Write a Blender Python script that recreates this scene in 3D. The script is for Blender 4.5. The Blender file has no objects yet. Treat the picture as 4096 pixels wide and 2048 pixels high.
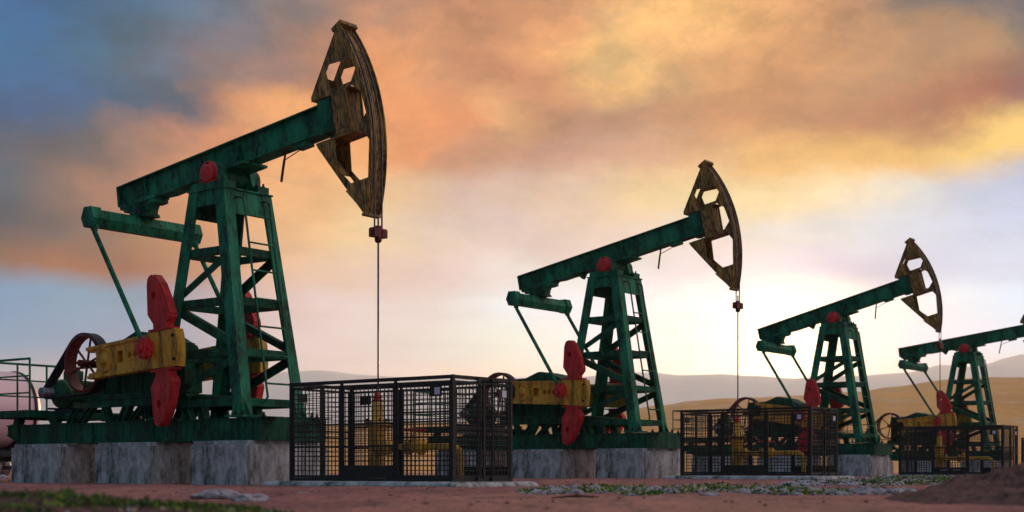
import bpy, bmesh, math, random
from mathutils import Vector, Matrix, noise
from mathutils.geometry import tessellate_polygon
R = math.radians
PI = math.pi
rnd = random.Random(7)
sc = bpy.context.scene

# ------------------------------------------------------------------ camera
cam_d = bpy.data.cameras.new('camera')
cam = bpy.data.objects.new('camera', cam_d)
sc.collection.objects.link(cam)
cam.location = (0, 0, 0)
cam.rotation_euler = (R(90), 0, 0)
cam_d.sensor_width = 36
cam_d.lens = 50.0
cam_d.shift_y = (1881.5 - 1024) / 4096
cam_d.clip_start = 0.1
cam_d.clip_end = 30000
cam_d.dof.use_dof = True
cam_d.dof.focus_distance = 41
cam_d.dof.aperture_fstop = 1.0
sc.camera = cam
F = 50 / 36 * 4096            # focal length in photo pixels
HY = 1881.5                   # horizon row of the photo

# ------------------------------------------------------------------ view
vs = sc.view_settings
sc.display_settings.display_device = 'sRGB'
vs.view_transform = 'Standard'
vs.look = 'None'
vs.exposure = 0.0
vs.gamma = 1.0
sc.cycles.use_denoising = True
sc.cycles.max_bounces = 6
sc.cycles.volume_bounces = 2
sc.cycles.transparent_max_bounces = 8
sc.cycles.sample_clamp_indirect = 6

def lin(c):
    c = c / 255.0
    return c / 12.92 if c <= 0.04045 else ((c + 0.055) / 1.055) ** 2.4
def rgb(r, g, b, k=1.0):
    return (lin(r) * k, lin(g) * k, lin(b) * k, 1.0)

# ------------------------------------------------------------------ world: sunset cloud sky as a function of direction
SUN_AZ, SUN_EL = 10.5, 4.5
world = bpy.data.worlds.new('World')
sc.world = world
world.use_nodes = True
nt = world.node_tree
nt.nodes.clear()
N = nt.nodes.new
L = nt.links.new
def mth(op, a, b=None, c=None, clamp=False):
    n = N('ShaderNodeMath'); n.operation = op; n.use_clamp = clamp
    for i, v in enumerate((a, b, c)):
        if v is None: continue
        if isinstance(v, (int, float)): n.inputs[i].default_value = v
        else: L(v, n.inputs[i])
    return n.outputs[0]
tc = N('ShaderNodeTexCoord')
dirv = tc.outputs['Generated']
def noise_node(vec, scale, detail, rough=0.55, col=False, lac=2.0):
    n = N('ShaderNodeTexNoise'); n.inputs['Scale'].default_value = scale
    n.inputs['Detail'].default_value = detail; n.inputs['Roughness'].default_value = rough
    n.inputs['Lacunarity'].default_value = lac
    L(vec, n.inputs['Vector'])
    return n.outputs['Color'] if col else n.outputs['Fac']
def vmul(vec, x, y, z, off=(0, 0, 0)):
    n = N('ShaderNodeMapping'); n.inputs['Scale'].default_value = (x, y, z); n.inputs['Location'].default_value = off
    L(vec, n.inputs['Vector']); return n.outputs[0]
sep = N('ShaderNodeSeparateXYZ'); L(dirv, sep.inputs[0])
el = mth('ARCSINE', sep.outputs[2])
az = mth('ARCTAN2', sep.outputs[0], sep.outputs[1])
# billows: large warp and fine warp of the lookup
w1 = N('ShaderNodeSeparateColor'); L(noise_node(vmul(dirv, 1, 1, 1.7), 9, 7, 0.6, True), w1.inputs[0])
up = mth('SMOOTH_MAX', mth('MULTIPLY', mth('SUBTRACT', el, R(6)), 5.0), 0.0, 0.1)
upc = mth('MINIMUM', up, 1.0)
amp = mth('MULTIPLY_ADD', upc, 0.075, 0.04)
azw = mth('ADD', az, mth('MULTIPLY', mth('SUBTRACT', w1.outputs[0], 0.5), mth('MULTIPLY', amp, 1.7)))
elw = mth('ADD', el, mth('MULTIPLY', mth('SUBTRACT', w1.outputs[1], 0.5), mth('MULTIPLY', amp, 0.8)))
pos = mth('MULTIPLY_ADD', azw, 1 / (2 * PI), 0.5)
def paz(x):   # photo column in the 2576-wide view -> ramp position
    return math.atan((x - 1288) / (F * 2576 / 4096)) / (2 * PI) + 0.5
def pel(y):
    return math.atan((HY * 2576 / 4096 - y) / (F * 2576 / 4096))
BACK = [(0.02, (86, 120, 138)), (0.12, (74, 108, 126)), (0.25, (90, 122, 142)), (0.36, (98, 130, 152))]
BACKR = [(0.66, (240, 205, 182)), (0.76, (246, 230, 228)), (0.86, (226, 226, 232)), (0.97, (118, 142, 156))]
ROWS = [
 (R(55),  [(0, (208, 222, 230)), (1288, (224, 226, 230)), (2576, (226, 222, 226))]),
 (R(30),  [(0, (90, 125, 155)), (900, (150, 140, 140)), (1700, (210, 170, 140)), (2576, (160, 142, 140))]),
 (pel(10),  [(0, (68, 115, 152)), (150, (78, 118, 148)), (420, (110, 125, 142)), (650, (133, 128, 132)), (830, (165, 135, 120)), (1060, (208, 150, 115)), (1250, (205, 148, 112)), (1420, (240, 175, 122)), (1700, (255, 200, 132)), (1900, (245, 185, 125)), (2150, (215, 160, 120)), (2400, (160, 136, 118)), (2576, (128, 128, 132))]),
 (pel(170), [(0, (75, 115, 148)), (250, (98, 120, 140)), (500, (125, 123, 132)), (700, (160, 130, 118)), (860, (200, 145, 115)), (960, (232, 160, 112)), (1080, (215, 155, 115)), (1260, (208, 148, 112)), (1450, (225, 165, 120)), (1600, (250, 195, 130)), (1750, (232, 178, 125)), (1950, (222, 165, 118)), (2200, (205, 155, 118)), (2430, (200, 150, 115)), (2576, (158, 134, 118))]),
 (pel(300), [(0, (88, 112, 135)), (300, (112, 118, 128)), (520, (140, 122, 118)), (640, (205, 150, 115)), (760, (240, 172, 118)), (950, (240, 165, 115)), (1120, (228, 158, 115)), (1200, (240, 178, 128)), (1350, (212, 158, 122)), (1600, (208, 158, 125)), (1850, (225, 165, 120)), (2050, (222, 162, 118)), (2300, (218, 160, 115)), (2500, (218, 162, 120)), (2576, (220, 168, 128))]),
 (pel(400), [(0, (108, 112, 120)), (200, (135, 118, 112)), (350, (190, 142, 118)), (520, (225, 158, 118)), (700, (245, 180, 125)), (900, (245, 175, 120)), (1060, (238, 165, 120)), (1180, (225, 165, 130)), (1400, (218, 168, 140)), (1650, (228, 180, 145)), (1900, (245, 195, 135)), (2100, (250, 200, 135)), (2300, (248, 206, 152)), (2460, (248, 214, 170)), (2576, (245, 215, 180))]),
 (pel(500), [(0, (112, 112, 114)), (180, (150, 124, 112)), (330, (198, 145, 115)), (600, (240, 175, 125)), (850, (250, 200, 145)), (1050, (240, 200, 160)), (1200, (232, 195, 172)), (1450, (238, 205, 175)), (1650, (250, 215, 165)), (1850, (252, 224, 172)), (2050, (255, 235, 190)), (2250, (235, 225, 215)), (2450, (215, 215, 228)), (2576, (210, 212, 230))]),
 (pel(600), [(0, (118, 112, 110)), (150, (150, 122, 108)), (350, (182, 138, 108)), (550, (222, 165, 125)), (750, (250, 200, 150)), (900, (250, 212, 165)), (1100, (240, 210, 185)), (1350, (240, 212, 198)), (1600, (245, 218, 198)), (1900, (248, 232, 215)), (2200, (238, 228, 226)), (2576, (220, 220, 234))]),
 (pel(690), [(0, (150, 135, 130)), (120, (168, 138, 120)), (300, (170, 132, 108)), (450, (195, 150, 122)), (700, (240, 195, 160)), (900, (240, 205, 180)), (1100, (242, 212, 200)), (1350, (246, 232, 220)), (1550, (248, 238, 228)), (1800, (250, 240, 232)), (2100, (245, 236, 234)), (2576, (232, 232, 242))]),
 (pel(770), [(0, (148, 165, 186)), (200, (155, 169, 185)), (400, (165, 168, 180)), (620, (220, 190, 180)), (850, (238, 212, 202)), (1100, (240, 220, 208)), (1300, (250, 245, 240)), (1600, (254, 252, 248)), (2000, (255, 254, 252)), (2576, (244, 244, 250))]),
 (pel(880), [(0, (160, 168, 182)), (250, (168, 170, 182)), (500, (190, 178, 182)), (750, (232, 205, 195)), (1000, (240, 218, 205)), (1300, (252, 242, 222)), (1600, (255, 252, 240)), (1950, (255, 255, 248)), (2300, (255, 248, 240)), (2576, (248, 240, 240))]),
 (pel(980), [(0, (172, 168, 178)), (300, (178, 172, 182)), (600, (205, 188, 188)), (900, (235, 208, 196)), (1300, (250, 225, 205)), (1600, (255, 238, 215)), (1950, (255, 250, 225)), (2300, (255, 232, 215)), (2576, (246, 225, 218))]),
 (pel(1183), [(0, (165, 158, 165)), (600, (195, 178, 175)), (1200, (228, 198, 178)), (1900, (255, 220, 170)), (2576, (230, 200, 185))]),
 (R(-8), [(0, (60, 50, 50)), (2576, (70, 55, 50))]),
]
SKYK = 1.0
ROWS_I = {r[0]: i for i, r in enumerate(ROWS)}
BOOST = 0.0
CAL = {2: {0.0: (0.008, 0.629, 0.944), 150.0: (0.029, 0.66, 0.942), 420.0: (0.428, 0.733, 0.907), 650.0: (0.582, 0.698, 0.841), 830.0: (0.755, 0.695, 0.671), 1060.0: (0.968, 0.812, 0.636), 1250.0: (0.774, 0.645, 0.528), 1420.0: (0.989, 0.879, 0.678), 1700.0: (1.066, 0.969, 0.76), 1900.0: (0.943, 0.876, 0.66), 2150.0: (0.907, 0.743, 0.591), 2400.0: (0.288, 0.422, 0.529), 2576.0: (0.184, 0.511, 0.978)}, 3: {0.0: (0.012, 0.682, 0.956), 250.0: (0.197, 0.721, 0.899), 500.0: (0.521, 0.663, 0.826), 700.0: (0.622, 0.592, 0.638), 860.0: (0.869, 0.719, 0.616), 960.0: (1.088, 0.882, 0.524), 1080.0: (0.839, 0.748, 0.633), 1260.0: (0.833, 0.642, 0.484), 1450.0: (0.852, 0.682, 0.535), 1600.0: (1.027, 1.012, 0.715), 1750.0: (0.851, 0.748, 0.566), 1950.0: (0.841, 0.68, 0.449), 2200.0: (0.735, 0.633, 0.501), 2430.0: (0.985, 0.835, 0.52), 2576.0: (0.171, 0.467, 0.635)}, 4: {0.0: (0.026, 0.572, 1.103), 300.0: (0.059, 0.461, 0.817), 520.0: (0.133, 0.345, 0.635), 640.0: (0.955, 0.745, 0.554), 760.0: (0.995, 0.884, 0.612), 950.0: (0.981, 0.802, 0.525), 1120.0: (0.883, 0.649, 0.432), 1200.0: (0.959, 0.88, 0.661), 1350.0: (0.759, 0.594, 0.489), 1600.0: (0.713, 0.579, 0.499), 1850.0: (0.812, 0.608, 0.384), 2050.0: (0.748, 0.513, 0.347), 2300.0: (0.634, 0.339, 0.239), 2500.0: (0.347, 0.104, 0.151), 2576.0: (0.315, 0.129, 0.268)}, 5: {0.0: (0.206, 0.489, 0.798), 200.0: (0.368, 0.433, 0.528), 350.0: (0.894, 0.771, 0.711), 520.0: (0.98, 0.728, 0.533), 700.0: (1.03, 0.956, 0.699), 900.0: (0.988, 0.834, 0.522), 1060.0: (0.957, 0.688, 0.435), 1180.0: (0.858, 0.699, 0.583), 1400.0: (0.772, 0.642, 0.632), 1650.0: (0.779, 0.675, 0.634), 1900.0: (0.815, 0.721, 0.427), 2100.0: (0.828, 0.712, 0.323), 2300.0: (0.904, 0.742, 0.303), 2460.0: (1.1, 0.92, 0.331), 2576.0: (1.201, 0.973, 0.35)}, 6: {0.0: (0.185, 0.45, 0.658), 180.0: (0.591, 0.53, 0.523), 330.0: (1.03, 0.767, 0.562), 600.0: (1.024, 0.86, 0.57), 850.0: (0.995, 0.936, 0.741), 1050.0: (0.94, 0.912, 0.806), 1200.0: (0.859, 0.826, 0.857), 1450.0: (0.829, 0.83, 0.848), 1650.0: (0.831, 0.83, 0.692), 1850.0: (0.79, 0.821, 0.698), 2050.0: (1.0, 0.908, 0.77), 2250.0: (0.739, 0.86, 0.943), 2450.0: (0.637, 0.813, 1.002), 2576.0: (0.674, 0.844, 1.024)}, 7: {0.0: (0.053, 0.198, 0.435), 150.0: (0.437, 0.386, 0.397), 350.0: (0.801, 0.609, 0.324), 550.0: (0.969, 0.736, 0.471), 750.0: (1.016, 0.943, 0.742), 900.0: (1.001, 1.006, 0.843), 1100.0: (0.894, 0.904, 0.93), 1350.0: (0.83, 0.848, 0.947), 1600.0: (0.787, 0.81, 0.863), 1900.0: (0.601, 0.71, 0.834), 2200.0: (0.681, 0.836, 0.969), 2576.0: (0.64, 0.832, 1.048)}, 8: {0.0: (0.537, 0.276, 0.126), 120.0: (0.898, 0.383, 0.072), 300.0: (0.721, 0.289, 0.044), 450.0: (0.847, 0.515, 0.228), 700.0: (1.042, 0.949, 0.792), 900.0: (0.924, 0.903, 0.884), 1100.0: (0.886, 0.887, 0.98), 1350.0: (0.834, 0.942, 1.031), 1550.0: (0.777, 0.912, 1.021), 1800.0: (0.667, 0.617, 0.847), 2100.0: (0.444, 0.514, 0.824), 2576.0: (0.694, 0.86, 1.014)}, 9: {0.0: (0.387, 0.8, 1.064), 200.0: (0.45, 0.83, 1.031), 400.0: (0.442, 0.721, 0.961), 620.0: (0.958, 0.861, 0.871), 850.0: (0.961, 0.981, 1.055), 1100.0: (0.853, 0.907, 0.98), 1300.0: (0.85, 1.016, 1.141), 1600.0: (0.923, 0.919, 1.11), 2000.0: (1.0, 0.923, 0.785), 2576.0: (0.744, 0.969, 1.17)}, 10: {0.0: (0.376, 0.773, 1.068), 250.0: (0.394, 0.709, 1.006), 500.0: (0.585, 0.71, 0.942), 750.0: (0.943, 0.946, 1.032), 1000.0: (0.87, 0.931, 1.036), 1300.0: (0.82, 1.004, 1.071), 1600.0: (1.0, 0.923, 1.149), 1950.0: (1.0, 1.0, 0.565), 2300.0: (1.0, 0.865, 1.112), 2576.0: (0.722, 0.981, 1.218)}}
def ramp(row_el, stops):
    r = N('ShaderNodeValToRGB'); cr = r.color_ramp
    k = 1.0
    f = max(0.25, 1.0)
    pts = list(BACK) + [(paz(x), c) for x, c in stops] + list(BACKR)
    cal = CAL.get(ROWS_I[row_el], {})
    if row_el < 0: pts = [(0.0, (30, 26, 26)), (0.4, (50, 40, 40)), (0.6, (60, 48, 44)), (1.0, (30, 26, 26))]
    els = cr.elements
    while len(els) < len(pts): els.new(0.5)
    for e, (p, c) in zip(els, pts):
        e.position = p
    for e, (p, c) in zip(els, pts):
        e.position = p; q_ = rgb(*c)
        kk = next((cal[x] for x in cal if abs(paz(x) - p) < 1e-6), (1, 1, 1))
        e.color = (q_[0] * kk[0], q_[1] * kk[1], q_[2] * kk[2], 1)
    L(pos, r.inputs[0])
    return r.outputs[0]
cur = None
rows = sorted(ROWS, key=lambda t: t[0])
for i, (e, st) in enumerate(rows):
    c = ramp(e, st)
    if cur is None: cur = c; pe = e; continue
    mr = N('ShaderNodeMapRange'); mr.interpolation_type = 'SMOOTHSTEP'
    mr.inputs['From Min'].default_value = pe; mr.inputs['From Max'].default_value = e
    L(elw, mr.inputs['Value'])
    mx = N('ShaderNodeMix'); mx.data_type = 'RGBA'
    L(mr.outputs[0], mx.inputs[0]); L(cur, mx.inputs[6]); L(c, mx.inputs[7])
    cur = mx.outputs[2]; pe = e
# cloud texture: billows above, thin streaks near the horizon
wv = N('ShaderNodeVectorMath'); wv.operation = 'MULTIPLY_ADD'
L(noise_node(dirv, 7, 3, 0.5, True), wv.inputs[0]); wv.inputs[1].default_value = (0.05, 0.05, 0.04); L(dirv, wv.inputs[2])
b1 = noise_node(vmul(wv.outputs[0], 1, 1, 1.7), 12, 10, 0.58)
b3 = noise_node(vmul(wv.outputs[0], 1, 1, 2.1, (3.1, 1.7, 0.4)), 5.5, 8, 0.55)
b2 = noise_node(vmul(dirv, 1, 1, 6.5), 9, 6, 0.55)
b4 = noise_node(vmul(wv.outputs[0], 1, 1, 1.5, (0.3, 5.2, 2.2)), 24, 10, 0.70)
b5 = N('ShaderNodeMapRange'); b5.interpolation_type = 'SMOOTHSTEP'; b5.inputs['From Min'].default_value = 0.42; b5.inputs['From Max'].default_value = 0.58; L(b4, b5.inputs['Value'])
bb = mth('MULTIPLY', mth('ADD', mth('SUBTRACT', b1, 0.5), mth('ADD', mth('MULTIPLY', mth('SUBTRACT', b4, 0.5), 0.5), mth('MULTIPLY', mth('SUBTRACT', b5.outputs[0], 0.5), 0.10))), mth('MULTIPLY_ADD', upc, 1.2, 0.08))
ss = mth('MULTIPLY', mth('SUBTRACT', b2, 0.5), mth('SUBTRACT', 0.42, mth('MULTIPLY', upc, 0.32)))
gsum = mth('ADD', bb, ss)
gain = mth('ADD', mth('ADD', mth('MULTIPLY', mth('MAXIMUM', gsum, 0.0), 0.6), mth('MINIMUM', gsum, 0.0)), 1.0)
hot = mth('MAXIMUM', mth('MULTIPLY', bb, 0.1), 0.0)
sr, sg, sb = N('ShaderNodeSeparateColor'), None, None
L(cur, sr.inputs[0])
rr = mth('MULTIPLY', sr.outputs[0], mth('ADD', gain, hot))
gg = mth('MULTIPLY', sr.outputs[1], mth('ADD', gain, mth('MULTIPLY', hot, 0.75)))
b_ = mth('MULTIPLY', sr.outputs[2], mth('POWER', mth('MAXIMUM', gain, 0.05), 1.12))
cc = N('ShaderNodeCombineColor'); L(rr, cc.inputs[0]); L(gg, cc.inputs[1]); L(b_, cc.inputs[2])
gz1 = mth('POWER', 2.718, mth('MULTIPLY', mth('POWER', mth('MULTIPLY', mth('SUBTRACT', el, R(2.5)), 1 / R(6.5)), 2.0), -1.0))
gz2 = mth('POWER', 2.718, mth('MULTIPLY', mth('POWER', mth('MULTIPLY', mth('SUBTRACT', az, R(9)), 1 / R(20)), 2.0), -1.0))
bst = mth('MULTIPLY_ADD', mth('MULTIPLY', gz1, mth('MULTIPLY_ADD', gz2, 0.75, 0.25)), BOOST, 1.0)
shm = N('ShaderNodeMapRange'); shm.interpolation_type = 'SMOOTHSTEP'; shm.inputs['From Min'].default_value = 0.50; shm.inputs['From Max'].default_value = 0.60
L(mth('ADD', b3, mth('MULTIPLY', mth('SUBTRACT', b4, 0.5), 0.12)), shm.inputs['Value'])
grey = N('ShaderNodeMix'); grey.data_type = 'RGBA'; L(mth('MULTIPLY', shm.outputs[0], mth('MULTIPLY', upc, 0.75)), grey.inputs[0]); L(cc.outputs[0], grey.inputs[6])
gsc = N('ShaderNodeVectorMath'); gsc.operation = 'MULTIPLY'; L(cc.outputs[0], gsc.inputs[0]); gsc.inputs[1].default_value = (0.55, 0.66, 0.86); L(gsc.outputs[0], grey.inputs[7])
vb = N('ShaderNodeVectorMath'); vb.operation = 'SCALE'; L(grey.outputs[2], vb.inputs[0]); L(bst, vb.inputs['Scale'])
# clear-air part of the sky
sky = N('ShaderNodeTexSky'); sky.sky_type = 'NISHITA'; sky.sun_disc = False
sky.sun_elevation = R(SUN_EL); sky.sun_rotation = R(SUN_AZ); sky.air_density = 1.2
skm = N('ShaderNodeMix'); skm.data_type = 'RGBA'; skm.blend_type = 'ADD'; skm.inputs[0].default_value = 0.003
L(vb.outputs[0], skm.inputs[6]); L(sky.outputs[0], skm.inputs[7])
# glow of the low sun behind thin cloud
sd = Vector((math.sin(R(SUN_AZ)) * math.cos(R(SUN_EL)), math.cos(R(SUN_AZ)) * math.cos(R(SUN_EL)), math.sin(R(SUN_EL))))
dt = N('ShaderNodeVectorMath'); dt.operation = 'DOT_PRODUCT'; L(dirv, dt.inputs[0]); dt.inputs[1].default_value = sd
g1 = mth('MULTIPLY', mth('POWER', mth('MAXIMUM', dt.outputs['Value'], 0.0), 700), 1.6)
g2 = mth('MULTIPLY', mth('POWER', mth('MAXIMUM', dt.outputs['Value'], 0.0), 60), 0.10)
gl = N('ShaderNodeMix'); gl.data_type = 'RGBA'; gl.blend_type = 'ADD'; gl.clamp_factor = False
L(mth('ADD', g1, g2), gl.inputs[0]); L(skm.outputs[2], gl.inputs[6]); gl.inputs[7].default_value = (1.0, 0.72, 0.42, 1)
bg = N('ShaderNodeBackground'); L(gl.outputs[2], bg.inputs[0]); bg.inputs[1].default_value = SKYK
wo = N('ShaderNodeOutputWorld'); L(bg.outputs[0], wo.inputs[0])
try: world.cycles.sampling_method = 'MANUAL'; world.cycles.sample_map_resolution = 1024
except Exception: pass

# ------------------------------------------------------------------ sun
sun_d = bpy.data.lights.new('sun', 'SUN'); sun_d.energy = 1.5; sun_d.angle = R(1.5); sun_d.color = (1.0, 0.62, 0.34)
sun = bpy.data.objects.new('sun', sun_d); sc.collection.objects.link(sun)
sun.rotation_euler = (-sd).to_track_quat('-Z', 'Y').to_euler()

# ------------------------------------------------------------------ materials
MATS = {}
def newmat(name):
    m = bpy.data.materials.new(name); m.use_nodes = True
    b = m.node_tree.nodes['Principled BSDF']
    MATS[name] = m
    return m, m.node_tree, b
def painted(name, base, dark, light=None, rough=0.55, scale=3.0, stretch=0.25, amount=0.5, metal=0.0, bump=0.15, rust=None, spec=0.4, sharp=0.16):
    """weathered paint: patches and vertical runs of dirt, optional rust"""
    m, t, b = newmat(name)
    n = t.nodes.new; l = t.links.new
    co = n('ShaderNodeTexCoord')
    mp = n('ShaderNodeMapping'); mp.inputs['Scale'].default_value = (1, 1, stretch); l(co.outputs['Object'], mp.inputs[0])
    n1 = n('ShaderNodeTexNoise'); n1.inputs['Scale'].default_value = scale; n1.inputs['Detail'].default_value = 9; n1.inputs['Roughness'].default_value = 0.68; l(mp.outputs[0], n1.inputs[0])
    n2 = n('ShaderNodeTexNoise'); n2.inputs['Scale'].default_value = scale * 6; n2.inputs['Detail'].default_value = 6; n2.inputs['Roughness'].default_value = 0.7; l(mp.outputs[0], n2.inputs[0])
    n3 = n('ShaderNodeTexNoise'); n3.inputs['Scale'].default_value = scale * 0.45; n3.inputs['Detail'].default_value = 4; l(co.outputs['Object'], n3.inputs[0])
    def rng(src, a, bb):
        r = n('ShaderNodeMapRange'); r.inputs['From Min'].default_value = a; r.inputs['From Max'].default_value = bb; l(src, r.inputs[0]); return r.outputs[0]
    d1 = rng(n1.outputs[0], 0.62 - amount * 0.2 - sharp * 0.5, 0.62 - amount * 0.2 + sharp * 0.5)
    mxa = n('ShaderNodeMix'); mxa.data_type = 'RGBA'; l(rng(n3.outputs[0], 0.35, 0.65), mxa.inputs[0]); mxa.inputs[6].default_value = base; mxa.inputs[7].default_value = light or base
    mxb = n('ShaderNodeMix'); mxb.data_type = 'RGBA'
    ml = n('ShaderNodeMath'); ml.operation = 'MULTIPLY'; l(d1, ml.inputs[0]); l(rng(n2.outputs[0], 0.32, 0.58), ml.inputs[1])
    l(ml.outputs[0], mxb.inputs[0]); l(mxa.outputs[2], mxb.inputs[6]); mxb.inputs[7].default_value = dark
    out = mxb.outputs[2]
    if rust:
        n4 = n('ShaderNodeTexNoise'); n4.inputs['Scale'].default_value = scale * 2.2; n4.inputs['Detail'].default_value = 8; n4.inputs['Roughness'].default_value = 0.7; l(co.outputs['Object'], n4.inputs[0])
        mxc = n('ShaderNodeMix'); mxc.data_type = 'RGBA'; l(rng(n4.outputs[0], 0.58, 0.66), mxc.inputs[0]); l(out, mxc.inputs[6]); mxc.inputs[7].default_value = rust
        out = mxc.outputs[2]
    l(out, b.inputs['Base Color'])
    b.inputs['Metallic'].default_value = metal
    b.inputs['Specular IOR Level'].default_value = spec
    rr_ = n('ShaderNodeMapRange'); rr_.inputs['To Min'].default_value = rough - 0.12; rr_.inputs['To Max'].default_value = rough + 0.2; l(n2.outputs[0], rr_.inputs[0]); l(rr_.outputs[0], b.inputs['Roughness'])
    bp = n('ShaderNodeBump'); bp.inputs['Strength'].default_value = bump; bp.inputs['Distance'].default_value = 0.02; l(n2.outputs[0], bp.inputs['Height']); l(bp.outputs[0], b.inputs['Normal'])
    return m
GREEN = painted('green_paint', (0.004, 0.145, 0.072, 1), (0.005, 0.026, 0.018, 1), (0.018, 0.29, 0.155, 1), rough=0.55, spec=0.25, scale=2.6, stretch=0.3, amount=0.65)
GREEND = painted('green_paint_worn', (0.004, 0.105, 0.054, 1), (0.005, 0.020, 0.015, 1), (0.006, 0.155, 0.082, 1), rough=0.6, spec=0.25, scale=3.2, stretch=0.25, amount=0.8)
BROWN = painted('brown_paint', (0.56, 0.31, 0.065, 1), (0.012, 0.008, 0.004, 1), (0.66, 0.37, 0.09, 1), rough=0.55, scale=5.0, stretch=0.14, amount=1.1, sharp=0.18)
RED = painted('red_paint', (0.72, 0.016, 0.022, 1), (0.14, 0.008, 0.010, 1), (0.82, 0.045, 0.045, 1), rough=0.5, scale=5, stretch=0.22, amount=0.62, sharp=0.3)
REDD = painted('dark_red_paint', (0.16, 0.012, 0.012, 1), (0.03, 0.006, 0.008, 1), (0.22, 0.02, 0.02, 1), rough=0.5, scale=4, stretch=0.3, amount=0.5)
OCHRE = painted('ochre_paint', (0.72, 0.35, 0.028, 1), (0.06, 0.03, 0.01, 1), (0.80, 0.41, 0.045, 1), rough=0.5, scale=3, stretch=0.2, amount=0.5)
CAGE = painted('dark_cage_steel', (0.022, 0.022, 0.024, 1), (0.010, 0.011, 0.012, 1), (0.032, 0.029, 0.03, 1), rough=0.5, scale=14, stretch=0.6, amount=0.6, metal=0.0, bump=0.1, spec=0.3)
RUBBER = painted('belt_rubber', (0.012, 0.016, 0.028, 1), (0.006, 0.008, 0.012, 1), rough=0.5, scale=5, amount=0.3)
STEEL = painted('grey_steel', (0.28, 0.28, 0.34, 1), (0.10, 0.10, 0.12, 1), rough=0.35, scale=6, amount=0.3, metal=0.6)
BOLT = painted('dark_bolt_steel', (0.03, 0.035, 0.035, 1), (0.012, 0.012, 0.012, 1), rough=0.4, scale=8, metal=0.5)
ROPE = painted('wire_rope_steel', (0.12, 0.10, 0.14, 1), (0.05, 0.04, 0.06, 1), rough=0.35, scale=10, metal=0.7)
MOTOR = painted('motor_paint', (0.012, 0.11, 0.055, 1), (0.008, 0.03, 0.02, 1), (0.02, 0.15, 0.07, 1), rough=0.5, scale=5, amount=0.6, rust=(0.14, 0.05, 0.015, 1))
CARD = painted('notice_card', (0.72, 0.62, 0.80, 1), (0.6, 0.5, 0.66, 1), rough=0.5, scale=5, amount=0.1)
BLUEM = painted('dark_blue_steel', (0.02, 0.022, 0.045, 1), (0.01, 0.012, 0.02, 1), rough=0.4, scale=5)

def concrete():
    m, t, b = newmat('stained_concrete')
    n = t.nodes.new; l = t.links.new
    co = n('ShaderNodeTexCoord')
    def nz(sc_, sx, sz, det=8, ro=0.65, off=0):
        mp = n('ShaderNodeMapping'); mp.inputs['Scale'].default_value = (sx, sx, sz); mp.inputs['Location'].default_value = (off, off, off); l(co.outputs['Object'], mp.inputs[0])
        q = n('ShaderNodeTexNoise'); q.inputs['Scale'].default_value = sc_; q.inputs['Detail'].default_value = det; q.inputs['Roughness'].default_value = ro; l(mp.outputs[0], q.inputs[0]); return q.outputs[0]
    cr = n('ShaderNodeValToRGB')
    st_ = [(0.28, (0.08, 0.086, 0.088, 1)), (0.42, (0.30, 0.30, 0.30, 1)), (0.58, (0.54, 0.525, 0.55, 1)), (0.76, (0.74, 0.71, 0.75, 1))]
    while len(cr.color_ramp.elements) < 4: cr.color_ramp.elements.new(0.9)
    for e, (p, c) in zip(cr.color_ramp.elements, st_): e.position = p; e.color = c
    a = n('ShaderNodeMath'); a.operation = 'ADD'; l(nz(1.5, 1, 0.3, 6, 0.7), a.inputs[0]); l(nz(4, 1, 0.45, 9, 0.78, 5), a.inputs[1])
    h = n('ShaderNodeMath'); h.operation = 'MULTIPLY'; l(a.outputs[0], h.inputs[0]); h.inputs[1].default_value = 0.5
    ct = n('ShaderNodeMapRange'); ct.inputs['From Min'].default_value = 0.36; ct.inputs['From Max'].default_value = 0.64; ct.inputs['To Min'].default_value = 0.2; ct.inputs['To Max'].default_value = 0.85; l(h.outputs[0], ct.inputs[0])
    l(ct.outputs[0], cr.inputs[0])
    fine = nz(38, 1, 0.5, 6, 0.8, 2)
    br = n('ShaderNodeMapRange'); br.inputs['To Min'].default_value = 0.6; br.inputs['To Max'].default_value = 1.35; l(fine, br.inputs[0])
    mu = n('ShaderNodeMix'); mu.data_type = 'RGBA'; mu.blend_type = 'MULTIPLY'; mu.inputs[0].default_value = 1
    l(cr.outputs[0], mu.inputs[6]); l(br.outputs[0], mu.inputs[7])
    # cracks
    vo = n('ShaderNodeTexVoronoi'); vo.feature = 'DISTANCE_TO_EDGE'; vo.inputs['Scale'].default_value = 0.45
    wp = n('ShaderNodeVectorMath'); wp.operation = 'ADD'; l(co.outputs['Object'], wp.inputs[0])
    wn = n('ShaderNodeTexNoise'); wn.inputs['Scale'].default_value = 2.5; wn.inputs['Detail'].default_value = 6; l(co.outputs['Object'], wn.inputs[0]); l(wn.outputs['Color'], wp.inputs[1]); l(wp.outputs[0], vo.inputs[0])
    ck = n('ShaderNodeMapRange'); ck.inputs['From Max'].default_value = 0.008; ck.inputs['To Min'].default_value = 0.55; ck.inputs['To Max'].default_value = 0.0; l(vo.outputs['Distance'], ck.inputs[0])
    mk = n('ShaderNodeMix'); mk.data_type = 'RGBA'; l(ck.outputs[0], mk.inputs[0]); l(mu.outputs[2], mk.inputs[6]); mk.inputs[7].default_value = (0.02, 0.02, 0.025, 1)
    l(mk.outputs[2], b.inputs['Base Color']); b.inputs['Roughness'].default_value = 0.9; b.inputs['Specular IOR Level'].default_value = 0.15
    bp = n('ShaderNodeBump'); bp.inputs['Strength'].default_value = 0.5; bp.inputs['Distance'].default_value = 0.03; l(fine, bp.inputs['Height']); l(bp.outputs[0], b.inputs['Normal'])
    return m
CONC = concrete()

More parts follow.
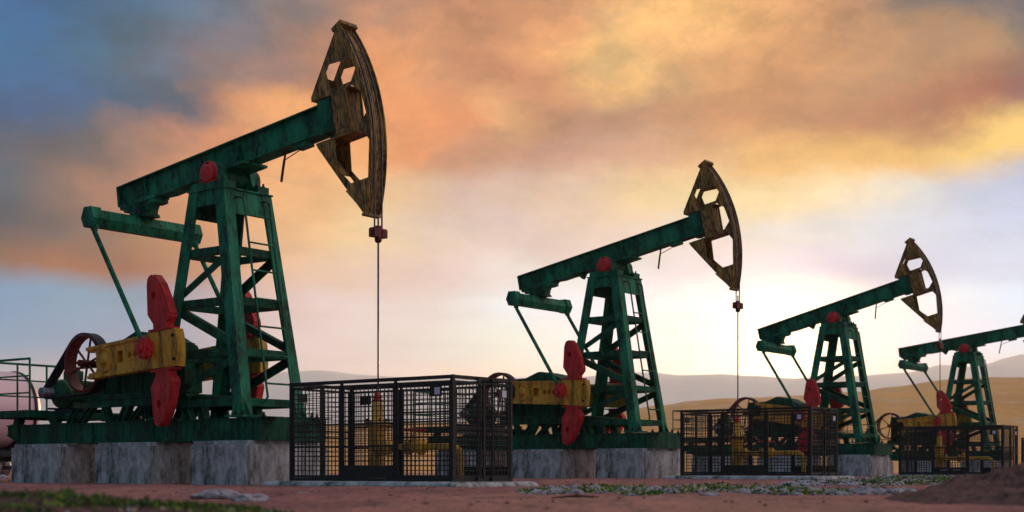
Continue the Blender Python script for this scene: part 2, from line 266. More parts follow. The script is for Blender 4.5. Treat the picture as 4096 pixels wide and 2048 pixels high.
def dirtmat(name, c1, c2, c3, s=1.0, bump=0.6, sy=1.0, con=1.0):
    m, t, b = newmat(name)
    n = t.nodes.new; l = t.links.new
    co = n('ShaderNodeTexCoord')
    def nz(sc_, det=8, ro=0.65):
        q = n('ShaderNodeTexNoise'); q.inputs['Scale'].default_value = sc_ * s; q.inputs['Detail'].default_value = det; q.inputs['Roughness'].default_value = ro; l(mpg.outputs[0], q.inputs[0]); return q.outputs[0]
    mpg = n('ShaderNodeMapping'); mpg.inputs['Scale'].default_value = (1, sy, 1); l(co.outputs['Object'], mpg.inputs[0])
    def rng(src, a, bb, ta=0, tb=1):
        r = n('ShaderNodeMapRange'); r.inputs['From Min'].default_value = a; r.inputs['From Max'].default_value = bb; r.inputs['To Min'].default_value = ta; r.inputs['To Max'].default_value = tb; l(src, r.inputs[0]); return r.outputs[0]
    m1 = n('ShaderNodeMix'); m1.data_type = 'RGBA'; l(rng(nz(0.5), 0.42, 0.58), m1.inputs[0]); m1.inputs[6].default_value = c1; m1.inputs[7].default_value = c2
    m2 = n('ShaderNodeMix'); m2.data_type = 'RGBA'; l(rng(nz(2.2, 11, 0.8), 0.5, 0.62), m2.inputs[0]); l(m1.outputs[2], m2.inputs[6]); m2.inputs[7].default_value = c3
    m3 = n('ShaderNodeMix'); m3.data_type = 'RGBA'; m3.blend_type = 'MULTIPLY'; m3.inputs[0].default_value = 1; l(m2.outputs[2], m3.inputs[6]); l(rng(nz(11, 9, 0.85), 0.35, 0.65, 1 - 0.58 * con, 1 + 0.45 * con), m3.inputs[7])
    l(m3.outputs[2], b.inputs['Base Color']); b.inputs['Roughness'].default_value = 0.95; b.inputs['Specular IOR Level'].default_value = 0.1
    bp = n('ShaderNodeBump'); bp.inputs['Strength'].default_value = bump; bp.inputs['Distance'].default_value = 0.05; l(nz(6, 10, 0.75), bp.inputs['Height']); l(bp.outputs[0], b.inputs['Normal'])
    return m
DIRT = dirtmat('red_dirt', (0.46, 0.185, 0.165, 1), (0.33, 0.135, 0.125, 1), (0.15, 0.085, 0.085, 1), bump=1.0, sy=0.32)
DIRT2 = dirtmat('brown_dirt', (0.24, 0.125, 0.11, 1), (0.16, 0.085, 0.08, 1), (0.06, 0.042, 0.045, 1), s=2.0, bump=1.0)
FIELD = dirtmat('dry_grass_sunglow', (0.84, 0.40, 0.12, 1), (0.70, 0.33, 0.10, 1), (0.72, 0.46, 0.27, 1), s=0.011, bump=0.1, con=0.3)  # dry grass, its colour raised to paint in the low sun's orange glow
MOUNT = dirtmat('haze_paled_slope', (0.92, 0.80, 0.72, 1), (0.89, 0.77, 0.70, 1), (0.92, 0.80, 0.74, 1), s=0.0013, bump=0.0, con=0.12)  # slope colour paled to paint in distance haze beyond what the volume gives
STONE = dirtmat('lilac_grey_stone', (0.50, 0.45, 0.52, 1), (0.34, 0.31, 0.35, 1), (0.13, 0.13, 0.13, 1), s=5, bump=0.6)
STONEB = dirtmat('tan_stone', (0.42, 0.27, 0.20, 1), (0.34, 0.22, 0.17, 1), (0.2, 0.13, 0.1, 1), s=5, bump=0.5)
BARK = dirtmat('twig_bark', (0.06, 0.03, 0.025, 1), (0.04, 0.02, 0.02, 1), (0.02, 0.012, 0.012, 1), s=8)
def mossmat(name, a, bcol):
    m, t, b = newmat(name)
    n = t.nodes.new; l = t.links.new
    co = n('ShaderNodeTexCoord'); q = n('ShaderNodeTexNoise'); q.inputs['Scale'].default_value = 5; q.inputs['Detail'].default_value = 5; l(co.outputs['Object'], q.inputs[0])
    r = n('ShaderNodeMapRange'); r.inputs['From Min'].default_value = 0.4; r.inputs['From Max'].default_value = 0.6; l(q.outputs[0], r.inputs[0])
    mx = n('ShaderNodeMix'); mx.data_type = 'RGBA'; l(r.outputs[0], mx.inputs[0]); mx.inputs[6].default_value = a; mx.inputs[7].default_value = bcol
    l(mx.outputs[2], b.inputs['Base Color']); b.inputs['Roughness'].default_value = 0.8
    b.inputs['Specular IOR Level'].default_value = 0.2
    return m
MOSS = mossmat('moss_green', (0.05, 0.15, 0.02, 1), (0.26, 0.32, 0.06, 1))
DRY = mossmat('dry_leaf', (0.55, 0.50, 0.46, 1), (0.62, 0.45, 0.30, 1))
MOSSD = mossmat('dark_moss', (0.02, 0.06, 0.012, 1), (0.05, 0.10, 0.015, 1))
def tankmat():
    m, t, b = newmat('pale_tank_paint')
    n = t.nodes.new; l = t.links.new
    co = n('ShaderNodeTexCoord'); q = n('ShaderNodeTexNoise'); q.inputs['Scale'].default_value = 1.2; q.inputs['Detail'].default_value = 5; l(co.outputs['Object'], q.inputs[0])
    mx = n('ShaderNodeMix'); mx.data_type = 'RGBA'; l(q.outputs[0], mx.inputs[0]); mx.inputs[6].default_value = (0.85, 0.62, 0.70, 1); mx.inputs[7].default_value = (0.75, 0.52, 0.56, 1)
    l(mx.outputs[2], b.inputs['Base Color']); b.inputs['Roughness'].default_value = 0.42; b.inputs['Metallic'].default_value = 0.15
    return m
TANK = tankmat()

# ------------------------------------------------------------------ mesh tools
class MB:
    def __init__(s): s.v = []; s.f = []; s.sm = []
    def add(s, vs_, fs, smooth=False):
        o = len(s.v); s.v += [tuple(p) for p in vs_]
        for f in fs: s.f.append([i + o for i in f]); s.sm.append(smooth)
        return s
    def box(s, x0, x1, y0, y1, z0, z1):
        return s.add([(x0, y0, z0), (x1, y0, z0), (x1, y1, z0), (x0, y1, z0), (x0, y0, z1), (x1, y0, z1), (x1, y1, z1), (x0, y1, z1)],
                     [(0, 3, 2, 1), (4, 5, 6, 7), (0, 1, 5, 4), (1, 2, 6, 5), (2, 3, 7, 6), (3, 0, 4, 7)])
    def bar(s, p, q, w, h, up=(0, 0, 1)):
        p, q = Vector(p), Vector(q); d = (q - p).normalized(); u = Vector(up)
        a = d.cross(u)
        if a.length < 1e-4: a = d.cross(Vector((1, 0, 0)))
        a.normalize(); b = a.cross(d)
        a = a * w / 2; b = b * h / 2
        return s.add([p - a - b, p + a - b, p + a + b, p - a + b, q - a - b, q + a - b, q + a + b, q - a + b],
                     [(0, 3, 2, 1), (4, 5, 6, 7), (0, 1, 5, 4), (1, 2, 6, 5), (2, 3, 7, 6), (3, 0, 4, 7)])
    def tube(s, pts, r, n=10, caps=True):
        pts = [Vector(p) for p in pts]; m = len(pts)
        rs = r if isinstance(r, (list, tuple)) else [r] * m
        ref = None; ring = []
        for i, p in enumerate(pts):
            d = (pts[min(i + 1, m - 1)] - pts[max(i - 1, 0)]).normalized()
            if ref is None:
                ref = d.cross(Vector((0, 0, 1)))
                if ref.length < 1e-3: ref = Vector((1, 0, 0))
            a = (ref - d * ref.dot(d)).normalized(); ref = a; b = d.cross(a)
            for k in range(n):
                t = 2 * PI * k / n; ring.append(p + (a * math.cos(t) + b * math.sin(t)) * rs[i])
        fs = [(i * n + k, i * n + (k + 1) % n, (i + 1) * n + (k + 1) % n, (i + 1) * n + k) for i in range(m - 1) for k in range(n)]
        s.add(ring, fs, True)
        if caps: s.add(ring[:n], [tuple(range(n))[::-1]]); s.add(ring[-n:], [tuple(range(n))])
        return s
    def lathe(s, prof, o=(0, 0, 0), axis='z', n=24, smooth=True):
        vs_ = []
        for r, h in prof:
            for k in range(n):
                t = 2 * PI * k / n; a, b = r * math.cos(t), r * math.sin(t)
                vs_.append({'z': (o[0] + a, o[1] + b, o[2] + h), 'y': (o[0] + b, o[1] + h, o[2] + a), 'x': (o[0] + h, o[1] + a, o[2] + b)}[axis])
        m = len(prof)
        s.add(vs_, [(i * n + k, i * n + (k + 1) % n, (i + 1) * n + (k + 1) % n, (i + 1) * n + k) for i in range(m - 1) for k in range(n)], False)
        for i in range(1, (m - 1) * n + 1): s.sm[-i] = smooth
        s.add(vs_[:n], [tuple(range(n))[::-1]]); s.add(vs_[-n:], [tuple(range(n))])
        return s
    def prism(s, outer, y0, y1, holes=()):
        """polygon in x,z extruded along y"""
        loops = [[Vector((x, z, 0)) for x, z in outer]] + [[Vector((x, z, 0)) for x, z in h] for h in holes]
        flat = [p for lp in loops for p in lp]; tr = tessellate_polygon(loops); n = len(flat)
        vs_ = [(p.x, y0, p.y) for p in flat] + [(p.x, y1, p.y) for p in flat]
        fs = [t for t in tr] + [(t[0] + n, t[2] + n, t[1] + n) for t in tr]
        o = 0
        for lp in loops:
            k = len(lp)
            fs += [(o + i, o + (i + 1) % k, o + (i + 1) % k + n, o + i + n) for i in range(k)]; o += k
        return s.add(vs_, fs)
    def ibeam_x(s, x0, x1, yc, z0, z1, w, tf=0.04, tw=0.03):
        s.box(x0, x1, yc - w / 2, yc + w / 2, z1 - tf, z1); s.box(x0, x1, yc - w / 2, yc + w / 2, z0, z0 + tf)
        return s.box(x0 + 0.002, x1 - 0.002, yc - tw / 2, yc + tw / 2, z0 + tf, z1 - tf)
    def build(s, name, mat, parent=None, loc=None, bevel=0.0):
        me = bpy.data.meshes.new(name); me.from_pydata(s.v, [], s.f)
        me.polygons.foreach_set('use_smooth', s.sm)
        bm = bmesh.new(); bm.from_mesh(me); bmesh.ops.recalc_face_normals(bm, faces=bm.faces)
        if bevel:
            bmesh.ops.bevel(bm, geom=[e for e in bm.edges if e.is_manifold and e.calc_face_angle(0) > 0.5], offset=bevel, segments=2, affect='EDGES', clamp_overlap=True)
        bm.to_mesh(me); bm.free()
        me.materials.append(mat)
        return put(name, me, parent, loc)
def put(name, me, parent=None, loc=None):
    o = bpy.data.objects.new(name, me); sc.collection.objects.link(o)
    if parent is not None: o.parent = parent
    if loc is not None: o.location = loc
    return o
def empty(name, loc=(0, 0, 0), rz=0.0, parent=None):
    o = bpy.data.objects.new(name, None); sc.collection.objects.link(o)
    o.location = loc; o.rotation_euler = (0, 0, rz); o.empty_display_size = 0.3
    if parent is not None: o.parent = parent
    return o
def tag(o, label=None, cat=None, group=None, kind=None):
    if label: o['label'] = label
    if cat: o['category'] = cat
    if group: o['group'] = group
    if kind: o['kind'] = kind
    return o
CACHE = {}
def part(key, name, fn, mat, parent, loc=None, bevel=0.0):
    """build once, then reuse the mesh for the same part of the other machines"""
    if key in CACHE: return put(name, CACHE[key], parent, loc)
    o = fn().build(name, mat, parent, loc, bevel); CACHE[key] = o.data
    return o

# ------------------------------------------------------------------ terrain
def gz(x, y):
    r = math.hypot(x, y)
    n1 = noise.fractal(Vector((x * 0.16, y * 0.10, 3.1)), 1.0, 2.0, 4)
    n2 = noise.fractal(Vector((x * 0.9, y * 0.55, 7.7)), 1.0, 2.0, 4)
    n3 = noise.fractal(Vector((x * 3.5, y * 1.8, 1.7)), 0.9, 2.0, 3) if r < 70 else 0.0
    base = -0.365 + 0.03 * n1 + 0.020 * n2 + 0.014 * n3
    # gentle rise around the second well, dip towards the fourth
    base += 0.07 * math.exp(-((x - 6) ** 2 / 180 + (y - 55) ** 2 / 120)) + 0.05 * math.exp(-((x - 17) ** 2 / 90 + (y - 72) ** 2 / 140))
    base -= 0.10 * (1 / (1 + math.exp(max(-50, min(50, -(y - 84) / 3)))))
    return base
def polar_sheet(name, radii, azs, hf, mat):
    vs_, fs = [], []; n = len(azs)
    for r in radii:
        for a in azs:
            x, y = r * math.sin(a), r * math.cos(a); vs_.append((x, y, hf(x, y)))
    for i in range(len(radii) - 1):
        for k in range(n):
            k2 = (k + 1) % n
            fs.append((i * n + k, i * n + k2, (i + 1) * n + k2, (i + 1) * n + k))
    fs.append(tuple(range(n)))
    m = MB(); m.add(vs_, fs, True); return m.build(name, mat)
azs = [R(a) for a in range(-180, -24, 6)] + [R(-24 + 0.16 * i) for i in range(301)] + [R(a) for a in range(30, 180, 6)]
radii = [0.6 * 1.035 ** i for i in range(150)]
radii = [r for r in radii if r < 130] + [150, 180, 230, 300, 420, 600, 900, 1400, 2200, 3400, 5500, 7500]
def gh(x, y):
    r = math.hypot(x, y)
    if r < 120: return gz(x, y)
    t = min(1, (r - 120) / 60); t = t * t * (3 - 2 * t)
    return gz(x, y) * (1 - t) + t * (-1.0 - (r - 120) * 0.0004)
ground = polar_sheet('ground', radii, azs, gh, DIRT)
tag(ground, kind='structure')

def ridge(name, dist, prof, mat, depth, amp, seed, ext=(0.0, 0.0)):
    """a hill range whose skyline is given as photo columns and rows, built as sloping ground with real depth"""
    prof = sorted(prof)
    def sk(px):
        if px <= prof[0][0]: return prof[0][1]
        for (a, ya), (b, yb) in zip(prof, prof[1:]):
            if px <= b:
                t = (px - a) / (b - a); t = t * t * (3 - 2 * t); return ya + (yb - ya) * t
        return prof[-1][1]
    cols = []
    px = -14000
    while px < 18000: cols.append(px); px += 22 if -1000 < px < 5200 else 160
    rowsn = 26
    vs_, fs = [], []
    for i in range(rowsn):
        t = i / (rowsn - 1)
        d = dist * (0.45 + 0.55 * t) if i < rowsn else dist
        for c in cols:
            az_ = math.atan((c - 2048) / F)
            top = (HY - sk(c)) / F * dist / math.cos(az_)
            x, y = math.tan(az_) * d, d
            k = math.sin(t * PI / 2) ** 1.35
            nz_ = noise.fractal(Vector((x / dist * 9 + seed, y / dist * 9, 0)), 1.0, 2.0, 6)
            z = -3 + (top + 3) * k + amp * top * nz_ * (0.25 + 0.75 * k) * 0.5
            vs_.append((x, y, z))
    # back slope
    for j in (1, 2):
        for c in cols:
            az_ = math.atan((c - 2048) / F); top = (HY - sk(c)) / F * dist / math.cos(az_)
            d = dist * (1 + 0.25 * j); vs_.append((math.tan(az_) * d, d, -3 + (top + 3) * (0.5 if j == 1 else 0.0)))
    n = len(cols)
    for i in range(rowsn + 1):
        for k in range(n - 1): fs.append((i * n + k, i * n + k + 1, (i + 1) * n + k + 1, (i + 1) * n + k))
    m = MB(); m.add(vs_, fs, True)
    return tag(m.build(name, mat), kind='structure')
ridge('hills', 1400, [(-2600, 1700), (0, 1735), (700, 1728), (1250, 1712), (1500, 1706), (1750, 1700), (2100, 1690), (2400, 1668), (2658, 1636), (2762, 1621), (2925, 1612), (3200, 1602), (3430, 1588), (3560, 1572), (3785, 1551), (3959, 1546), (4096, 1549), (4600, 1560), (7000, 1640)], FIELD, 1, 0.05, 3.3)
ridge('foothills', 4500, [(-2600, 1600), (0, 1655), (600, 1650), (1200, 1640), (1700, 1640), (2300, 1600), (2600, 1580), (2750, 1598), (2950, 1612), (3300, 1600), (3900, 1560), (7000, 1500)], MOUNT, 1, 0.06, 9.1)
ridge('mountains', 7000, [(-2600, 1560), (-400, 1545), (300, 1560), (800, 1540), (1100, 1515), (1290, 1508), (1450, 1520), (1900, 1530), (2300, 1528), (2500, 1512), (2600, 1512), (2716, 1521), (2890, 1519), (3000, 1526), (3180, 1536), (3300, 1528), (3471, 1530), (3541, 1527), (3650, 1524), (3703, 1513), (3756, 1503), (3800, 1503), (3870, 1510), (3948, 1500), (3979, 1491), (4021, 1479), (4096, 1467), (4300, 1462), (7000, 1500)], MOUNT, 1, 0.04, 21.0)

# ------------------------------------------------------------------ haze
hz = MB().box(-8500, 8500, -1500, 11500, -14, 575)
hm = bpy.data.materials.new('haze_air'); hm.use_nodes = True
ht = hm.node_tree; ht.nodes.clear()
pv_ = ht.nodes.new('ShaderNodeVolumePrincipled'); pv_.inputs['Color'].default_value = (0.88, 0.93, 1.0, 1)
pv_.inputs['Density'].default_value = 0.000075; pv_.inputs['Anisotropy'].default_value = 0.6
ho = ht.nodes.new('ShaderNodeOutputMaterial'); ht.links.new(pv_.outputs[0], ho.inputs['Volume'])
haze = hz.build('haze', hm); tag(haze, kind='stuff')
haze.visible_shadow = True

# ------------------------------------------------------------------ pump jack
PV = 8.276
PUMPS = [dict(x=-7.661, y=38.689, z=-0.340, t=-0.6518, phi=7.7, cr=4.3, zc=6.0),
         dict(x=4.055, y=56.159, z=-0.272, t=-0.6498, phi=11.0, cr=-2.0, zc=6.15),
         dict(x=17.253, y=75.102, z=-0.305, t=-0.6409, phi=14.4, cr=-8.3, zc=6.35),
         dict(x=29.516, y=91.988, z=-0.465, t=-0.6561, phi=7.4, cr=5.0, zc=6.0)]
FA, FB, FZ, PA, PB, PZ = 1.763, 1.14, 1.78, 0.70, 0.85, 7.83
def xw(z): return FA + (PA - FA) * (z - FZ) / (PZ - FZ)
def yw(z): return FB + (PB - FB) * (z - FZ) / (PZ - FZ)

def leg_mesh(sx, sy):
    m = MB(); z0, z1 = FZ, PZ; w = 0.375; wy = 0.345; t = 0.05
    def c(z, ax, ay): return (sx * (xw(z) - ax), sy * (yw(z) - ay), z)
    prof = [(0, 0), (w, 0), (w, t), (t, t), (t, wy), (0, wy)]
    vs_ = [c(z0, a, b) for a, b in prof] + [c(z1, a, b) for a, b in prof]
    n = 6
    m.add(vs_, [(i, (i + 1) % n, (i + 1) % n + n, i + n) for i in range(n)] + [(0, 1, 2, 3), (0, 3, 4, 5), (6, 9, 8, 7), (6, 11, 10, 9)])
    # foot plate, gussets
    x, y = sx * FA, sy * FB
    m.box(min(x - sx * 0.55, x + sx * 0.16), max(x - sx * 0.55, x + sx * 0.16), min(y - sy * 0.5, y + sy * 0.14), max(y - sy * 0.5, y + sy * 0.14), 1.724, 1.776)
    for k in (0.12, 0.30):
        gx = x - sx * k
        m.add([(gx - 0.012, y, 1.776), (gx - 0.012, y + sy * 0.13, 1.776), (gx - 0.012, y - sy * 0.02, 2.15), (gx + 0.012, y, 1.776), (gx + 0.012, y + sy * 0.13, 1.776), (gx + 0.012, y - sy * 0.02, 2.15)],
              [(0, 1, 2), (3, 5, 4), (0, 3, 4, 1), (1, 4, 5, 2), (2, 5, 3, 0)])
    gy = y - sy * 0.15
    m.add([(x, gy - 0.012, 1.776), (x + sx * 0.14, gy - 0.012, 1.776), (x - sx * 0.06, gy - 0.012, 2.15), (x, gy + 0.012, 1.776), (x + sx * 0.14, gy + 0.012, 1.776), (x - sx * 0.06, gy + 0.012, 2.15)],
          [(0, 1, 2), (3, 5, 4), (0, 3, 4, 1), (1, 4, 5, 2), (2, 5, 3, 0)])
    return m
def bolt_mesh(r=0.05, h=0.1):
    m = MB(); m.lathe([(r, 0), (r, h * 0.45), (r * 0.6, h * 0.46), (r * 0.6, h)], n=6, smooth=False); return m
def header_mesh():
    m = MB(); e = 0.03
    m.box(-0.735, 0.735, -0.885, 0.885, 7.825, 7.868)
    for s in (-1, 1):
        for z0, z1, i in ((7.42, 7.824, 0.022),):   # side headers
            m.add([(-xw(z0) + 0.3, s * (yw(z0) - i), z0), (xw(z0) - 0.3, s * (yw(z0) - i), z0), (xw(z1) - 0.3, s * (yw(z1) - i), z1), (-xw(z1) + 0.3, s * (yw(z1) - i), z1),
                   (-xw(z0) + 0.3, s * (yw(z0) - i - e), z0), (xw(z0) - 0.3, s * (yw(z0) - i - e), z0), (xw(z1) - 0.3, s * (yw(z1) - i - e), z1), (-xw(z1) + 0.3, s * (yw(z1) - i - e), z1)],
                  [(0, 1, 2, 3), (4, 7, 6, 5), (0, 4, 5, 1), (1, 5, 6, 2), (2, 6, 7, 3), (3, 7, 4, 0)])
        z0, z1, i = 7.17, 7.824, 0.022
        m.add([(s * (xw(z0) - i), -yw(z0) + 0.3, z0), (s * (xw(z0) - i), yw(z0) - 0.3, z0), (s * (xw(z1) - i), yw(z1) - 0.3, z1), (s * (xw(z1) - i), -yw(z1) + 0.3, z1),
               (s * (xw(z0) - i - e), -yw(z0) + 0.3, z0), (s * (xw(z0) - i - e), yw(z0) - 0.3, z0), (s * (xw(z1) - i - e), yw(z1) - 0.3, z1), (s * (xw(z1) - i - e), -yw(z1) + 0.3, z1)],
              [(0, 1, 2, 3), (4, 7, 6, 5), (0, 4, 5, 1), (1, 5, 6, 2), (2, 6, 7, 3), (3, 7, 4, 0)])
    return m
RINGS = [(6.08, 6.29), (4.71, 4.92), (3.34, 3.55), (2.03, 2.23)]
def crossbar_mesh(z0, z1, side, s):
    """angle bar between two legs: upright flange and a flat one below"""
    m = MB(); zm = (z0 + z1) / 2; i = 0.055; t = 0.02
    if side == 'y':
        y = s * (yw(zm) - i); x = xw(zm) - 0.12
        m.box(-x, x, min(y, y - s * t), max(y, y - s * t), z0, z1); m.box(-x, x, min(y - s * t, y - s * 0.17), max(y - s * t, y - s * 0.17), z0, z0 + t)
    else:
        x = s * (xw(zm) - i); y = yw(zm) - 0.12
        m.box(min(x, x - s * t), max(x, x - s * t), -y, y, z0, z1); m.box(min(x - s * t, x - s * 0.17), max(x - s * t, x - s * 0.17), -y, y, z0, z0 + t)
    return m
DIAGS = [((-0.86, 5.10), (0.84, 6.03), 0.2), ((-0.95, 4.60), (1.18, 3.66), 0.24), ((-1.15, 2.38), (1.28, 3.28), 0.2)]
def diag_mesh(a, b, w, s):
    m = MB(); i = 0.085
    p = (a[0], s * (yw(a[1]) - i), a[1]); q = (b[0], s * (yw(b[1]) - i), b[1])
    m.bar(p, q, 0.022, w); 
    d = (Vector(q) - Vector(p)).normalized(); u = Vector((-d.z, 0, d.x)) * (w / 2 - 0.011)
    if u.z < 0: u = -u
    k = Vector((0, -s * 0.09, 0))
    m.bar(Vector(p) + u * 0.98 + k, Vector(q) + u * 0.98 + k, 0.15, 0.02, up=u.normalized())
    return m
RUNGS = [7.16, 6.41, 5.66, 4.9, 4.15, 3.38, 2.63]
def ladx(z): return xw(z) + 0.13
def rail_mesh(y):
    m = MB(); k = 0.0
    pts = [(xw(7.61) - 0.01, y - 0.14 if y < 0 else y - 0.12, 7.62), (ladx(7.6) - 0.02, y - 0.1, 7.62), (ladx(7.5), y - 0.02, 7.58), (ladx(7.4), y, 7.45)]
    pts += [(ladx(z), y, z) for z in (6.5, 5, 3.5, 2.45)] + [(ladx(2.25), y, 2.28), (ladx(2.2) - 0.03, y - 0.05, 2.18), (xw(2.14), y - 0.14, 2.13)]
    return m.tube(pts, 0.032, 8)
def beam_mesh():
    m = MB(); top = 0.91
    bot = [(-4.54, 0.31), (-3.45, 0.295), (-2.5, 0.185), (4.22, 0.17)]
    w = 0.245; tf = 0.04
    m.box(-4.54, 4.22, -w, w, top - tf, top)
    for (a, za), (b, zb) in zip(bot, bot[1:]):
        m.add([(a, -w, za), (b, -w, zb), (b, w, zb), (a, w, za), (a, -w, za + tf), (b, -w, zb + tf), (b, w, zb + tf), (a, w, za + tf)],
              [(0, 3, 2, 1), (4, 5, 6, 7), (0, 1, 5, 4), (1, 2, 6, 5), (2, 3, 7, 6), (3, 0, 4, 7)])
    poly = [(a, z + tf) for a, z in bot] + [(4.22, top - tf), (-4.54, top - tf)]
    m.prism(poly, -0.11, 0.11)
    for x in (-3.34, -0.42, 0.60, 3.70):
        m.box(x, x + 0.025, -w + 0.01, w - 0.01, 0.22 if x > -3 else 0.33, top - tf)
    m.box(-4.56, -4.52, -w, w, 0.31, top)
    m.box(3.74, 4.24, -0.272, 0.272, 0.10, 0.965)     # socket of the head
    m.box(3.86, 3.90, -0.285, 0.285, 0.08, 0.975)
    m.box(4.14, 4.20, -0.285, 0.285, 0.08, 0.975)
    m.box(-0.95, 1.02, -0.44, 0.44, 0.10, 0.168)       # saddle plate
    m.prism([(-1.74, 0.19), (-1.56, -0.03), (-1.5, -0.06), (-1.46, -0.03), (-1.30, 0.17)], -0.06, 0.06)
    m.box(2.66, 3.10, -0.16, 0.16, 0.06, 0.168)
    # rear bearing bracket
    m.box(-4.44, -2.88, -0.27, 0.27, 0.185, 0.29)
    m.box(-4.3, -4.0, -0.25, 0.25, 0.08, 0.19); m.box(-3.2, -2.92, -0.25, 0.25, 0.08, 0.19)
    m.prism([(-4.05, 0.2), (-3.15, 0.2), (-3.32, -0.02), (-3.4, -0.2), (-3.92, -0.2), (-4.0, -0.02)], -0.2, 0.2)
    return m
def plate_arc(r, a0, a1, n=22):
    return [(r * math.cos(R(a0 + (a1 - a0) * i / n)), r * math.sin(R(a0 + (a1 - a0) * i / n))) for i in range(n + 1)]
HOLE_A = [(4.15, 1.62), (4.28, 1.80), (5.05, 1.71), (5.17, 1.42), (4.98, 1.14), (4.27, 1.14)]
HOLE_B = [(4.24, -0.13), (4.20, -0.86), (4.63, -1.39), (5.23, -1.39), (5.39, -0.48), (5.26, -0.24), (5.05, -0.13)]
HOLE_C = [(4.80, 1.02), (4.98, 1.05), (5.27, 0.80), (5.38, 0.22), (5.12, -0.02), (4.80, 0.04)]
def head_plate_mesh(s):
    outer = [(3.56, 1.02), (3.57, 1.15), (4.63, 2.60), (4.72, 2.66)] + plate_arc(5.49, 29.3, -24.2, 26) + [(4.93, -2.20), (3.62, -0.20), (3.57, -0.08), (4.27, -0.08), (4.27, 1.0)]
    m = MB(); y0, y1 = sorted((s * 0.283, s * 0.255))
    m.prism(outer, y0, y1, [HOLE_A, HOLE_B, HOLE_C])
    y0, y1 = sorted((s * 0.284, s * 0.305))
    m.prism([(4.285, -0.06), (4.78, -0.06), (4.78, 1.03), (4.285, 1.03)], y0, y1)      # doubler
    return m
def head_web_mesh():
    m = MB(); w = 0.254
    m.box(3.58, 4.9, -w, w, 1.02, 1.06); m.box(3.6, 4.9, -w, w, -0.115, -0.08)
    m.box(4.72, 4.76, -w, w, -0.07, 1.01); m.box(4.29, 4.32, -w, w, -0.07, 1.01)
    m.bar((3.60, 0, 1.14), (3.93, 0, 1.58), 2 * w, 0.025, up=(-0.8, 0, 0.6)); m.bar((3.66, 0, -0.24), (4.15, 0, -1.0), 2 * w, 0.025, up=(-0.8, 0, -0.6))
    return m
def end_plates():
    return [MB().bar((4.52, 0, 2.60), (4.86, 0, 2.74), 0.60, 0.11, up=(0, 0, 1)), MB().box(4.9, 5.02, -0.285, 0.285, -2.29, -2.22), MB().bar((4.42, 0, -1.52), (4.9, 0, -2.12), 0.508, 0.025, up=(-0.8, 0, -0.6))]
def arc_mesh():
    m = MB(); a0, a1, n = 29.3, -24.2, 30
    def strip(r0, r1, y0, y1):
        o = plate_arc(r1, a0, a1, n); i_ = plate_arc(r0, a0, a1, n)
        vs_ = [(x, y0, z) for x, z in o] + [(x, y1, z) for x, z in o] + [(x, y0, z) for x, z in i_] + [(x, y1, z) for x, z in i_]
        k = n + 1; fs = []
        for j in range(n):
            fs += [(j, j + 1, k + j + 1, k + j), (2 * k + j, 3 * k + j, 3 * k + j + 1, 2 * k + j + 1), (j, 2 * k + j, 2 * k + j + 1, j + 1), (k + j, k + j + 1, 3 * k + j + 1, 3 * k + j)]
        fs += [(0, k, 3 * k, 2 * k), (n, 2 * k + n, 3 * k + n, k + n)]
        m.add(vs_, fs, False)
    strip(5.40, 5.425, -0.254, 0.254)
    for y in (-0.215, -0.175, -0.09, -0.05, 0.04, 0.09, 0.175, 0.215): strip(5.425, 5.44, y - 0.008, y + 0.008)
    return m
def crank_mesh(s):
    """arm with flanged rim, open fork end, boss, square pocket and slot; local x along the arm"""
    m = MB(); t0, t1 = 1.42, 1.60
    def Y(a, b): return tuple(sorted((s * a, s * b)))
    circ = lambda cx, cz, r, n=24, a0=0: [(cx + r * math.cos(2 * PI * i / n + a0), cz + r * math.sin(2 * PI * i / n + a0)) for i in range(n)]
    outer = [(-0.76, -0.45), (2.0, -0.48), (3.04, -0.52), (3.08, -0.2), (3.08, 0.2), (3.03, 0.48), (2.0, 0.46), (-0.76, 0.43), (-0.76, 0.30), (-0.42, 0.28), (-0.36, 0.12), (-0.36, -0.12), (-0.42, -0.28), (-0.76, -0.30)]
    sq = [(0.53, -0.15), (0.80, -0.15), (0.80, 0.17), (0.53, 0.17)]
    holes = [sq] + [circ(cx, 0.0, 0.085, 14) for cx in (1.09, 1.31, 1.53)]
    m.prism(outer, *Y(t0, t1), holes=holes)
    m.prism([(-0.75, -0.44), (3.0, -0.50), (3.0, 0.46), (-0.3, 0.42), (-0.3, -0.3)], *Y(1.40, 1.419))
    m.prism([(-0.765, 0.345), (2.02, 0.375), (2.02, 0.465), (-0.765, 0.435)], *Y(1.36, 1.65)); m.prism([(-0.765, -0.455), (2.02, -0.485), (2.02, -0.395), (-0.765, -0.365)], *Y(1.36, 1.65))
    m.prism([(2.025, 0.47), (2.025, -0.49), (2.85, -0.515), (2.90, -0.25), (2.92, 0.0), (2.90, 0.25), (2.85, 0.475)], *Y(1.36, 1.645))   # end block
    m.prism([(2.86, 0.478), (2.91, 0.25), (2.93, 0.0), (2.91, -0.25), (2.86, -0.518), (3.05, -0.525), (3.09, -0.25), (3.10, 0.0), (3.09, 0.25), (3.04, 0.485)], *Y(1.33, 1.62))
    bo = MB(); 
    y = s * 1.60
    m.lathe([(0.34, 0), (0.34, s * 0.05), (0.30, s * 0.055), (0.30, s * 0.03), (0.13, s * 0.035), (0.13, s * 0.09), (0.05, s * 0.095)], (0, y, 0), 'y', 28)
    # slot rim
    for zz in (0.115, -0.135): m.prism([(1.0, zz), (1.66, zz), (1.66, zz + 0.02), (1.0, zz + 0.02)], *Y(1.60, 1.622))
    return m
